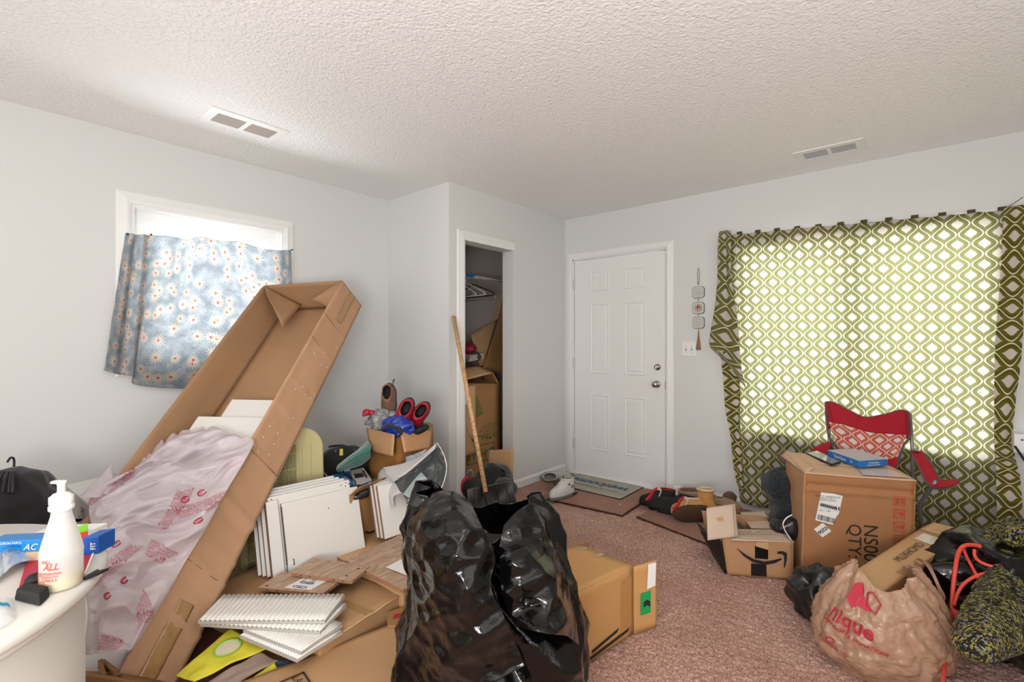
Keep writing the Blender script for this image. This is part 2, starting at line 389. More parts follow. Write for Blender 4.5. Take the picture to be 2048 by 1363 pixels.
def wood_mat(name, a, bcol, sc_=3.):
    m = bpy.data.materials.new(name); m.use_nodes = True; nt = m.node_tree; N = nt.nodes; L = nt.links; b = N['Principled BSDF']
    tc = N.new('ShaderNodeTexCoord'); mp = N.new('ShaderNodeMapping'); mp.inputs['Scale'].default_value = (14, 2.2, 9); mp.inputs['Rotation'].default_value = (0, 0, .75)
    L.new(tc.outputs['Object'], mp.inputs[0])
    n = N.new('ShaderNodeTexNoise'); n.inputs['Scale'].default_value = sc_; n.inputs['Detail'].default_value = 6; n.inputs['Distortion'].default_value = .7; L.new(mp.outputs[0], n.inputs['Vector'])
    s = (E(nt, n.outputs[0]) * 38.).op('SINE') * .22 + E(nt, n.outputs[0])
    r = N.new('ShaderNodeValToRGB'); r.color_ramp.elements[0].position = .25; r.color_ramp.elements[0].color = C(a); r.color_ramp.elements[1].position = .75; r.color_ramp.elements[1].color = C(bcol)
    L.new(s.k, r.inputs[0]); L.new(r.outputs[0], b.inputs['Base Color']); b.inputs['Roughness'].default_value = .5; return m
oak = wood_mat('oak_veneer', '#a08067', '#c2a48b')
handle = wood_mat('ash_handle', '#b88a58', '#d8b184')
def thin_plastic(name, c, alpha, rough=.25, trans=.5, bump=.4, bs=18, var=None):
    m = bpy.data.materials.new(name); m.use_nodes = True; nt = m.node_tree; N = nt.nodes; L = nt.links; b = N['Principled BSDF']
    b.inputs['Base Color'].default_value = C(c); b.inputs['Roughness'].default_value = rough; b.inputs['Specular IOR Level'].default_value = .8
    t = N.new('ShaderNodeBsdfTranslucent'); t.inputs[0].default_value = C(c); mx = N.new('ShaderNodeMixShader'); mx.inputs[0].default_value = trans
    tr = N.new('ShaderNodeBsdfTransparent'); m2 = N.new('ShaderNodeMixShader'); m2.inputs[0].default_value = 1 - alpha
    tc = N.new('ShaderNodeTexCoord'); n = N.new('ShaderNodeTexNoise'); n.inputs['Scale'].default_value = bs; n.inputs['Detail'].default_value = 5; n.inputs['Distortion'].default_value = .8
    L.new(tc.outputs['Object'], n.inputs['Vector']); bp = N.new('ShaderNodeBump'); bp.inputs['Strength'].default_value = bump; bp.inputs['Distance'].default_value = .012
    L.new(n.outputs[0], bp.inputs['Height']); L.new(bp.outputs[0], b.inputs['Normal'])
    L.new(b.outputs[0], mx.inputs[1]); L.new(t.outputs[0], mx.inputs[2]); L.new(mx.outputs[0], m2.inputs[1]); L.new(tr.outputs[0], m2.inputs[2]); L.new(m2.outputs[0], N['Material Output'].inputs[0]); return m
film = thin_plastic('cloudy_film', '#efe6ea', .78, .2, .45, .5, 12)
tanbag = thin_plastic('tan_bag_plastic', '#cda88c', .82, .22, .35, .45, 26)
glass = thin_plastic('window_glass', '#ffffff', .12, .05, .0, 0.)
frost = thin_plastic('milky_bottle_plastic', '#e8e8e6', .82, .35, .5, 0.)
greybag = thin_plastic('grey_bag_plastic', '#b5b6b8', .85, .25, .3, .3)

# ---------------------------------------------------------------- room shell
XL, XC, YC, YF, XR, YN, H = -3.42, -2.67, 2.41, 3.92, 1.05, -2.2, 2.44
# floor: carpet pile as a real uneven surface where seen, flat beyond
def floor():
    x0, x1, y0, y1, s = -2.8, 1.0, .3, 3.92, .0062
    nx, ny = int((x1 - x0) / s), int((y1 - y0) / s); rng = np.random.default_rng(3)
    X, Y = np.meshgrid(np.linspace(x0, x1, nx), np.linspace(y0, y1, ny)); r = rng.random((ny, nx)); r2 = r.copy()
    for _ in range(2): r2 = (r2 + np.roll(r2, 1, 0) + np.roll(r2, 1, 1) + np.roll(r2, -1, 0) + np.roll(r2, -1, 1)) / 5
    big = rng.random((ny // 8 + 2, nx // 8 + 2)); big = np.kron(big, np.ones((8, 8)))[:ny, :nx]
    for _ in range(12): big = (big + np.roll(big, 2, 0) + np.roll(big, 2, 1) + np.roll(big, -2, 0) + np.roll(big, -2, 1)) / 5
    Z = -.006 + (r - .5) * .0035 + (r2 - .5) * .017 + (big - .5) * .008; jx = (rng.random((ny, nx)) - .5) * .004; jy = (rng.random((ny, nx)) - .5) * .004
    co_ = np.stack([X + jx, Y + jy, Z], -1).reshape(-1, 3).astype(np.float32)
    me = bpy.data.meshes.new('floor'); idx = np.arange(ny * nx).reshape(ny, nx)
    q = np.stack([idx[:-1, :-1], idx[:-1, 1:], idx[1:, 1:], idx[1:, :-1]], -1).reshape(-1, 4)
    me.vertices.add(len(co_)); me.vertices.foreach_set('co', co_.ravel()); me.loops.add(q.size); me.loops.foreach_set('vertex_index', q.ravel().astype(np.int32))
    me.polygons.add(len(q)); me.polygons.foreach_set('loop_start', np.arange(0, q.size, 4, dtype=np.int32)); me.update(calc_edges=True); me.shade_smooth()
    me.materials.append(carpet); o = bpy.data.objects.new('floor', me); col.objects.link(o); struct(o); o['base_'] = V((0, 0, 0))
    b = boxes('floor', [((XL - .1, YN, -.1), (XR, YF, -.02))], carpet); struct(b)
    box('carpet_margin', (XL, YN, -.02), (-2.8, YF, -.006), carpet, o, 0)
    box('carpet_margin', (-2.8, YN, -.02), (XR, .3, -.006), carpet, o, 0)
floor()
struct(boxes('ceiling', [((XL - .1, YN - .1, H), (XR + .1, YF + .1, H + .1))], ceilm))
WY0, WY1, WZ0, WZ1 = .68, 1.545, 1.13, 2.045     # left window hole
struct(boxes('wall_left', [((XL - .12, YN, -.02), (XL, WY0, H)), ((XL - .12, WY1, -.02), (XL, YF, H)), ((XL - .12, WY0, -.02), (XL, WY1, WZ0)), ((XL - .12, WY0, WZ1), (XL, WY1, H))], wallm))
struct(boxes('wall_closet_side', [((XL, YC, -.02), (XC, YC + .1, H))], wallm))
OY0, OY1, OZ = 2.565, 3.142, 2.033
struct(boxes('wall_closet_front', [((XC - .12, YC + .1, -.02), (XC, OY0, H)), ((XC - .12, OY1, -.02), (XC, YF, H)), ((XC - .12, OY0, OZ), (XC, OY1, H))], wallm))
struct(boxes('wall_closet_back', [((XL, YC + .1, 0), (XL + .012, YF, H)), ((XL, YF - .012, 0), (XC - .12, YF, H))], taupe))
BX0, BX1, BZ0, BZ1 = -1.06, .31, .60, 1.965
DX0, DX1, DZ = -2.585, -1.645, 2.045
struct(boxes('wall_far', [((XL - .1, YF, -.02), (DX0, YF + .14, H)), ((DX0, YF, DZ), (DX1, YF + .14, H)), ((DX1, YF, -.02), (BX0, YF + .14, H)),
    ((BX0, YF, -.02), (BX1, YF + .14, BZ0)), ((BX0, YF, BZ1), (BX1, YF + .14, H)), ((BX1, YF, -.02), (XR + .1, YF + .14, H))], wallm))
struct(boxes('wall_right', [((XR, YN, -.02), (XR + .1, YF, H))], wallm))
struct(boxes('wall_near', [((XL - .1, YN - .1, -.02), (XR + .1, YN, H))], wallm))
def baseboard(name, a, b, n, h=.075):
    a, b, n = V(a), V(b), V(n); prof = [(0, 0), (.013, 0), (.013, h * .75), (.007, h * .92), (.004, h), (0, h)]
    P = [a + n * x + UP * z for x, z in prof]; Q = [b + n * x + UP * z for x, z in prof]; k = len(P)
    return struct(mesh(name, P + Q, [tuple(range(k)), tuple(range(2 * k - 1, k - 1, -1))] + [(i, i + k, (i + 1) % k + k, (i + 1) % k) for i in range(k)], trimm))
baseboard('baseboard_closet', (XC, OY1, 0), (XC, YF, 0), (1, 0, 0))
baseboard('baseboard_far', (-1.585, YF, 0), (XR, YF, 0), (0, -1, 0))
baseboard('baseboard_left', (XL, YN, 0), (XL, YC, 0), (1, 0, 0))
baseboard('baseboard_right', (XR, YN, 0), (XR, YF, 0), (-1, 0, 0))
def casing(name, P0, ud, vd, n, wu, wv, cw, parent=None, sides='LTR', prof=((0, 0), (.0, .012), (.25, .017), (.6, .012), (.9, .009), (1, .004), (1, 0))):
    """mitred moulding round an opening P0 + ud*wu, vd*wv; prof = (distance out of the width cw, height); sides mitred L,T,R,B"""
    P0, ud, vd, n = V(P0), V(ud), V(vd), V(n); out = []
    cor = {'L': ((0, 0), (0, 1)), 'T': ((0, 1), (1, 1)), 'R': ((1, 1), (1, 0)), 'B': ((1, 0), (0, 0))}
    for s in sides:
        (a, b), (c, d) = cor[s]; vs = []
        for (i, j) in ((a, b), (c, d)):
            o_u = -1 if i == 0 else 1; o_v = -1 if j == 0 else 1
            if 'B' not in sides and j == 0: o_v = 0
            if s == 'T' and 'L' not in sides and i == 0: o_u = 0
            if s == 'T' and 'R' not in sides and i == 1: o_u = 0
            for dd, hh in prof: vs.append(P0 + ud * (i * wu + o_u * dd * cw) + vd * (j * wv + o_v * dd * cw) + n * hh)
        k = len(prof); fs = [tuple(range(k)), tuple(range(2 * k - 1, k - 1, -1))] + [(q, q + k, (q + 1) % k + k, (q + 1) % k) for q in range(k)]
        out.append(mesh(name, vs, fs, trimm, parent))
    return out
# closet casing (left jamb and faint head)
tc_ = struct(box('trim_1', (XC - .115, OY0 - .004, 0), (XC + .003, OY0 + .004, OZ), trimm))
casing('casing', (XC, OY0, 0), (0, 1, 0), UP, (1, 0, 0), OY1 - OY0, OZ, .075, tc_, sides='LT')
# left window
w1 = thing('window_1', None, None, (XL, WY0, WZ0)); struct(w1)
fr = mesh('window_frame', *ringrect((XL - .12, WY0, WZ0), (0, WY1 - WY0, 0), (0, 0, WZ1 - WZ0), (1, 0, 0), [(0, 0), (0, .122), (.018, .122), (.018, .07), (.022, .07), (.022, .04)])[:1] + (ringrect((XL - .12, WY0, WZ0), (0, WY1 - WY0, 0), (0, 0, WZ1 - WZ0), (1, 0, 0), [(0, 0), (0, .122), (.018, .122), (.018, .07), (.022, .07), (.022, .04)])[1][:-1],), trimm, w1)
casing('casing', (XL, WY0, WZ0), (0, 1, 0), UP, (1, 0, 0), WY1 - WY0, WZ1 - WZ0, .065, w1, sides='LTRB')
boxes('sash', [((XL - .09, WY0 + .02, WZ0 + .02), (XL - .06, WY0 + .085, WZ1 - .02)), ((XL - .09, WY1 - .085, WZ0 + .02), (XL - .06, WY1 - .02, WZ1 - .02)),
               ((XL - .09, WY0 + .08, WZ1 - .085), (XL - .06, WY1 - .08, WZ1 - .02)), ((XL - .09, WY0 + .08, WZ0 + .02), (XL - .06, WY1 - .08, WZ0 + .085))], trimm, w1, .003)
box('pane', (XL - .078, WY0 + .08, WZ0 + .08), (XL - .072, WY1 - .08, WZ1 - .08), glass, w1, 0)
# big window
w2 = thing('window_2', None, None, (BX0, YF, BZ0)); struct(w2)
cm = -.365
boxes('window_frame', [((BX0, YF + .05, BZ0), (BX0 + .035, YF + .12, BZ1)), ((BX1 - .035, YF + .05, BZ0), (BX1, YF + .12, BZ1)), ((BX0, YF + .05, BZ1 - .035), (BX1, YF + .12, BZ1)), ((BX0, YF + .05, BZ0), (BX1, YF + .12, BZ0 + .035))], trimm, w2, .002)
box('mullion', (cm - .028, YF + .02, BZ0 + .03), (cm + .028, YF + .1, BZ1 - .03), trimm, w2)
box('window_sill', (BX0 - .03, YF - .03, BZ0 - .02), (BX1 + .03, YF + .06, BZ0), trimm, w2, .004)
casing('casing', (BX0, YF, BZ0), (1, 0, 0), UP, (0, -1, 0), BX1 - BX0, BZ1 - BZ0, .065, w2, sides='LTR')
box('pane', (BX0 + .03, YF + .08, BZ0 + .03), (cm, YF + .085, BZ1 - .03), glass, w2, 0); box('pane', (cm, YF + .08, BZ0 + .03), (BX1 - .03, YF + .085, BZ1 - .03), glass, w2, 0)
# front door
d1 = thing('door_1', None, None, (-2.11, YF, 0)); struct(d1)
boxes('door_frame', [((DX0, YF - .002, 0), (DX0 + .018, YF + .13, DZ)), ((DX1 - .01, YF - .002, 0), (DX1, YF + .13, DZ)), ((DX0, YF - .002, DZ - .012), (DX1, YF + .13, DZ)), ((DX0, YF + .05, 0), (DX1, YF + .12, .012))], trimm, d1, .002)
casing('casing', (DX0, YF, 0), (1, 0, 0), UP, (0, -1, 0), DX1 - DX0, DZ, .058, d1)
lx0, lx1, lz0, lz1 = -2.562, -1.662, .012, 2.027
leaf = box('door_leaf', (lx0, YF + .008, lz0), (lx1, YF + .05, lz1), trimm, d1, .002)
for (xa, xb) in ((-2.391, -2.19), (-2.04, -1.835)):
    for (za, zb) in ((.25, .775), (.965, 1.615), (1.73, 1.912)):
        vs, fs = ringrect((xa, YF + .0085, za), (xb - xa, 0, 0), (0, 0, zb - za), (0, -1, 0), [(0, 0), (.004, .005), (.012, .006), (.019, .0012), (.028, .0012), (.042, .005)])
        mesh('door_panel', vs, fs, trimm, leaf)
def knob(x, z, r, name):
    k = lathe(name, [(r, 0), (r, .006), (r * .8, .012), (r * .42, .014), (r * .38, .03), (r * .75, .04), (r * .85, .05), (r * .75, .06), (r * .4, .065)] if name == 'door_knob' else [(r, 0), (r, .008), (r * .9, .016), (r * .55, .018), (r * .5, .022)], (x, YF + .008, z), chrome, leaf, 24, (0, -1, 0)); return k
knob(-1.734, .899, .031, 'door_knob'); knob(-1.728, 1.045, .028, 'deadbolt'); box('thumb_turn', (-1.731, YF - .03, 1.03), (-1.725, YF - .012, 1.06), chrome, leaf)
for z in (1.81, 1.057, .284): box('hinge', (lx0 - .012, YF - .006, z - .05), (lx0 + .004, YF + .012, z + .05), M('painted_hinge', '#d0cfce', .35, metal=.3), d1)
box('threshold', (DX0 + .02, YF - .02, 0), (DX1 - .02, YF + .01, .014), trimm, d1)
box('latch_plate', (lx1 + .001, YF + .003, .86), (lx1 + .008, YF + .008, .93), M('dark_latch', '#33302d', .4, metal=.7), d1)

# ceiling vents
def vent(x0, x1, y0, y1, along, label, dark):
    t = thing('ceiling_vent', label, 'vent', ((x0 + x1) / 2, (y0 + y1) / 2, H - .012), 'metal registers in the ceiling'); m = trimm
    z0, z1 = H - .006, H + .0
    if along == 'y':
        b = .045; my = (y0 + y1) / 2
        boxes('frame', [((x0, y0, z0), (x0 + b, y1, z1)), ((x1 - b, y0, z0), (x1, y1, z1)), ((x0 + b, y0, z0), (x1 - b, y0 + b, z1)), ((x0 + b, y1 - b, z0), (x1 - b, y1, z1)), ((x0 + b, my - .012, z0), (x1 - b, my + .012, z1))], m, t, 0)
        box('duct', (x0 + b, y0 + b, z1 - .001), (x1 - b, y1 - b, z1 - .0002), dark, t, 0)
        for (a, c) in ((y0 + b, my - .012), (my + .012, y1 - b)):
            n = 10
            for i in range(n):
                xx = x0 + b + (x1 - x0 - 2 * b) * (i + .5) / n; obox('slat', (xx, (a + c) / 2, z0 + .002), (.0035, 0, .0016), (0, (c - a) / 2, 0), (-.0005, 0, .001), M('vent_slat', '#b9b2ab', .5), t, 0)
    else:
        b = .045; mx_ = (x0 + x1) / 2
        boxes('frame', [((x0, y0, z0), (x1, y0 + b, z1)), ((x0, y1 - b, z0), (x1, y1, z1)), ((x0, y0 + b, z0), (x0 + b, y1 - b, z1)), ((x1 - b, y0 + b, z0), (x1, y1 - b, z1)), ((mx_ - .01, y0 + b, z0), (mx_ + .01, y1 - b, z1))], m, t, 0)
        box('duct', (x0 + b, y0 + b, z1 - .001), (x1 - b, y1 - b, z1 - .0002), dark, t, 0)
        for (a, c) in ((x0 + b, mx_ - .01), (mx_ + .01, x1 - b)):
            for i in range(9):
                yy = y0 + b + (y1 - y0 - 2 * b) * (i + .5) / 9; obox('slat', ((a + c) / 2, yy, z0 + .002), ((c - a) / 2, 0, 0), (0, .0045, .0012), (0, -.0003, .001), M('vent_slat_white', '#c9cac8', .5), t, 0)
vent(-2.925, -2.71, .865, 1.255, 'y', 'white ceiling register with dark grilles above the left window', darkhole)
vent(-.63, -.27, 3.44, 3.65, 'x', 'white ceiling register with pale grilles above the patterned curtain', M('duct_grey', '#8d8e8a', .8))
from mathutils.bvhtree import BVHTree
def tree(*obs):
    vs = []; fs = []
    for o in obs:
        n = len(vs); b = V(o['base_']); vs += [v.co + b for v in o.data.vertices]; fs += [tuple(i + n for i in p.vertices) for p in o.data.polygons]
    return BVHTree.FromPolygons(vs, fs)
def hit(px, py, tr, off=0., dflt=2.):
    r = ray(px, py).normalized(); h = tr.ray_cast(EYE, r)
    return (h[0] - r * off) if h[0] is not None else at(px, py, dflt)
# ---------------------------------------------------------------- curtains
def big_curtain():
    t = thing('window_curtain', 'olive green and white ogee patterned sheet hung over the big window', 'curtain', (-.4, YF - .05, .02))
    TL, TR = ony(1440, 470, 3.88), ony(2012, 417, 3.88); BL, BR = ony(1482, 1003, 3.87), ony(2000, 1110, 3.87)
    def fn(u, v):
        p = bil(TL, TR, BR, BL)(u, v); lf = 1 - u
        p.x += -.03 * math.sin(math.pi * v) * (1 - u) ** 4
        p.y += -.012 * math.sin(u * 23) * (.3 + v * .7) - .018 * nz((u * 3, v * 2, 3), 1.3) - .03 * math.exp(-((u - .06) / .05) ** 2) * v
        p.y += -.03 * (v > .62) * max(0, v - .62) * math.sin(u * 40 + v * 3) * .8
        p.z -= .008 * abs(math.sin(u * math.pi * 12)) * (1 - v) ** 8
        if p.y > 3.885: p.y = 3.885
        return p
    sheet('main_panel', fn, 130, 90, .001, ogee, t, size=(1.6, 2.03))
    # side strip folded double at the right edge, print turned sideways
    f2 = patch([[ony(x, y, 3.80) for x, y in r] for r in (((2008, 417), (2030, 411), (2052, 408)), ((2000, 560), (2025, 560), (2047, 560)), ((1990, 700), (2020, 705), (2044, 700)), ((1989, 870), (2008, 875), (2026, 872)), ((1992, 960), (2018, 965), (2042, 970)), ((1994, 1100), (2020, 1110), (2046, 1120)))])
    sheet('folded_strip', lambda u, v: f2(u, v) + V((0, -.006 * math.sin(v * 60) - .008 * math.sin(u * 7 + v * 9), 0)), 20, 110, .0015, ogeeb, t, size=(.12, 1.95), uvrot=True)
    f3 = patch([[ony(x, y, 3.82) for x, y in r] for r in (((1440, 466), (1450, 462), (1462, 462)), ((1437, 530), (1452, 530), (1464, 540)), ((1431, 620), (1455, 625), (1474, 635)), ((1421, 690), (1452, 710), (1484, 730)), ((1440, 702), (1468, 740), (1492, 775)))])
    sheet('folded_corner', lambda u, v: f3(u, v) + V((0, -.02 - .012 * math.sin(v * 13 + u * 4) - .01 * math.sin(u * 10), 0)), 20, 60, .0012, ogeeb if 0 else ogee, t, size=(.13, 1.05), uvrot=True)
    f4 = patch([[ony(x, y, 3.84) for x, y in r] for r in (((1443, 700), (1460, 705), (1482, 730)), ((1449, 790), (1468, 790), (1480, 790)), ((1462, 880), (1474, 885), (1484, 890)), ((1474, 970), (1482, 975), (1490, 980)))])
    sheet('folded_edge', lambda u, v: f4(u, v) + V((0, -.01 - .012 * math.sin(v * 17 + u * 5), 0)), 16, 50, .0012, ogeeb, t, size=(.1, 1.1), uvrot=True)
    for i, x in enumerate(np.linspace(-1.19, .33, 13)):
        u = (x - TL.x) / (TR.x - TL.x); z = TL.z + (TR.z - TL.z) * u
        box('loop', (x - .018, 3.872, z - .006), (x + .018, 3.884, z + .012), M('loop_olive', '#47431b', .8), t, .001)
    k = tube('cord', [ony(2012, 416, 3.8), ony(2030, 405, 3.78), ony(2046, 394, 3.76)], .002, M('cord_dark', '#4a4038', .7), t)
big_curtain()
def side_curtain():
    X = -3.385
    top = [(250, 466), (270, 470), (295, 471), (345, 474), (375, 479), (400, 474), (440, 482), (478, 484), (520, 497), (560, 501), (580, 500)]
    bot = [(207, 740), (235, 748), (262, 752), (266, 767), (320, 775), (385, 777), (450, 782), (500, 790), (540, 796), (570, 800), (590, 805)]
    T = [onx(x, y, X) for x, y in top]; B = [onx(x, y, X) for x, y in bot]
    def fn(u, v):
        p = lerp(crv(T, u), crv(B, u), v)
        f = .028 * math.exp(-((u - .16 - .03 * v) / .035) ** 2) + .02 * math.exp(-((u - .06) / .03) ** 2) + .018 * math.exp(-((u - .27 - .22 * v) / .03) ** 2) * (1 - v * .5)
        f += .02 * math.exp(-((u - .93 + .08 * v) / .03) ** 2) + .012 * math.exp(-((u - .84 + .2 * v) / .04) ** 2) * (1 - v)
        f += .010 * nz((u * 4, v * 3, 1), 1.5) + .004 * nz((u * 12, v * 12, 1), 1.)
        p.x += .012 + f; return p
    o = sheet('window_curtain', fn, 150, 90, .002, floral, None, size=(1.25, .80)); tag(o, 'faded blue floral cloth with red flowers over the small left window', 'curtain')
    for i, (x, y) in enumerate(((253, 469), (581, 500), (300, 470))):
        p = onx(x, y, X); lathe('pin', [(.005, 0), (.006, .006), (.003, .01)], p + V((.02, 0, 0)), M('pin_metal', '#404040', .4, metal=.7), o, 8, (1, 0, 0))
side_curtain()
# ---------------------------------------------------------------- wall hanging, switch
def hanging():
    y = YF; t = thing('wall_hanging', 'hanging of three small white plaques with a brown tassel beside the door', 'wall decor', ony(1397, 697, y - .01)); X = lambda px, py: ony(px, py, y - .012)
    cordm = M('jute', '#a88a68', .9); tas = M('tassel_brown', '#8d6a52', .95, bump=.6, bs=200)
    tube('loop', [X(1397, 535), X(1399, 545), X(1398, 562), X(1396.5, 570), X(1395.5, 562), X(1395, 545), X(1397, 535)], .0022, cordm, t, 6, 20)
    lathe('bead', [(0, -.008), (.007, -.004), (.008, 0), (.007, .004), (0, .008)], X(1396.5, 565), cordm, t, 12)
    for i, py in enumerate((584, 615.5, 645)):
        c = X(1397, py); w_, h_ = .046, .046
        o8 = [(-1, -.7), (-.7, -1), (.7, -1), (1, -.7), (1, .7), (.7, 1), (-.7, 1), (-1, .7)]
        pl = prism('plaque', [c + V((a * w_, .008, b * h_)) for a, b in o8], (0, -.012, 0), M('plaque_edge', '#77716d', .7), t)
        fc = prism('face', [c + V((a * w_ * .93, -.0045, b * h_ * .93)) for a, b in o8], (0, -.002, 0), M('plaque_white', '#c9c7c4', .7), pl)
        n = 22
        if i != 1:
            for k in range(16):
                a = 2 * math.pi * k / 16; cc = c + V((math.cos(a) * .031, -.0075, math.sin(a) * .031)); obox('wreath_leaf', cc, (.0036 * math.cos(a + 1), 0, .0036 * math.sin(a + 1)), (0, .0004, 0), (-.0014 * math.sin(a + 1), 0, .0014 * math.cos(a + 1)), M('leaf_grey', '#6a6864', .8), pl, 0)
            for zz, s in ((.010, 'home'), (-.003, 'sweet'), (-.014, 'home')): text('lettering', s, c + V((0, -.0072, zz)), (1, 0, 0), UP, .012, M('letter_grey', '#77746f', .8), pl)
        else:
            fl = [('#b0502f', 0, .002, .013), ('#c9785a', .006, .010, .008), ('#8f2f24', -.006, .006, .006), ('#d9b08a', .004, -.006, .007)]
            for cc, a, b, r in fl: lathe('painted_flower', [(0, 0), (r, 0), (r * .6, .0016), (0, .002)], c + V((a, -.0066, b)), M('petal' + cc, cc, .8), pl, 14, (0, -1, 0))
            for k in range(9):
                a = 2 * math.pi * k / 9 + .3; cc = c + V((math.cos(a) * .024, -.0075, math.sin(a) * .024)); obox('painted_leaf', cc, (.009 * math.cos(a), 0, .009 * math.sin(a)), (0, .0004, 0), (-.0025 * math.sin(a), 0, .0025 * math.cos(a)), M('leaf_green' if k % 2 else 'leaf_dark', '#4c5434' if k % 2 else '#2d2c26', .8), pl, 0)
    for py in (600, 630, 662): tube('link', [X(1397, py - 4), X(1397, py + 3)], .003, M('link_brass', '#b79a62', .4, metal=.6), t, 6)
    c = X(1397, 664); lathe('tassel', [(.004, -.002), (.006, -.012), (.004, -.02), (.006, -.03), (.012, -.08), (.019, -.135), (.017, -.14)], c, tas, t, 14)
hanging()
def switch():
    c = ony(1378, 697.5, YF); t = thing('light_switch', 'white double toggle light switch plate beside the front door', 'light switch', c)
    vs, fs = ringrect(c + V((-.057, 0, -.06)), (.114, 0, 0), (0, 0, .12), (0, -1, 0), [(0, 0), (0, .004), (.004, .007), (.008, .0075)]); mesh('cover_plate', vs, fs, trimm, t)
    for dx in (-.022, .024):
        sl = box('toggle_slot', (c.x + dx - .006, c.y - .009, c.z - .013), (c.x + dx + .006, c.y - .0074, c.z + .013), M('slot_grey', '#8f8d89', .6), t, 0)
        obox('toggle', (c.x + dx, c.y - .014, c.z + .004), (.0042, 0, 0), (0, .006, .003), (0, -.003, .005), trimm, sl)
        for dz in (-.03, .03): lathe('screw', [(.003, 0), (.0026, .001)], c + V((dx, -.0076, dz)), grey, t, 8, (0, -1, 0))
switch()
# ---------------------------------------------------------------- mats
rugm = carpet.copy(); rugm.name = 'worn_carpet'
for e, cc in zip([n for n in rugm.node_tree.nodes if n.type == 'VALTORGB'][0].color_ramp.elements, ('#7b4f3f', '#bb8d76')): e.color = C(cc)
def offcut(P, label):
    q = [V(p) for p in P]; f = bil(*q); s = random.random() * 9
    o = sheet('carpet_offcut', lambda u, v: f(u, v) + V((0, 0, .014 + .003 * (nz((u * 60, v * 60, s), 1)) - .006 * (u in (0, 1) or v in (0, 1)))), 60, 60, .016, rugm, None, size=None)
    tag(o, label, 'rug'); n = 60; edge = []
    for a, b in ((q[0], q[1]), (q[1], q[2])):
        for k in range(n): edge.append(lerp(a, b, k / n) + V((random.uniform(-.004, .004), random.uniform(-.004, .004), .004)))
    tube('frayed_edge', edge, .006, M('frayed_brown', '#3b241b', .95, bump=.6, bs=200), o, 5)
offcut([(-2.365, 3.11, 0), (-1.665, 3.175, 0), (-1.70, 3.88, 0), (-2.40, 3.86, 0)], 'brown worn carpet offcut under the doormat')
offcut([(-1.575, 3.225, 0), (-.86, 3.03, 0), (-.78, 3.80, 0), (-1.50, 3.86, 0)], 'brown carpet offcut under the black sneakers and tan shoes')
def doormat():
    t = thing('doormat', 'grey rubber doormat with blue welcome lettering at the front door', 'doormat', (-2.15, 3.66, .014)); x0, x1, y0, y1 = -2.475, -1.832, 3.462, 3.862
    gm = M('mat_grey', '#a6a294', .85, bump=.4, bs=60, var=.12, vs=12)
    boxes('backing', [((x0 - .006, y0 - .006, .013), (x1 + .006, y1 + .006, .019))], M('rubber', '#28211c', .8), t, .002)
    f = bil(V((x0, y0, 0)), V((x1, y0, 0)), V((x1, y1, 0)), V((x0, y1, 0)))
    sheet('mat_surface', lambda u, v: f(u, v) + V((0, 0, .0225 + .001 * nz((u * 9, v * 7, 0), 1))), 30, 20, .004, gm, t)
    text('lettering', 'welcome', ((x0 + x1) / 2 + .0, y0 + .23, .0235), (-1, 0, 0), (0, -1, 0), .155, M('mat_blue', '#1d5a80', .8), t, shear=.45, bold=.012)
    text('lettering', 'TO OUR HOME PLEASE', ((x0 + x1) / 2, y0 + .125, .0235), (-1, 0, 0), (0, -1, 0), .045, M('mat_dark', '#6d6258', .8), t)
doormat()
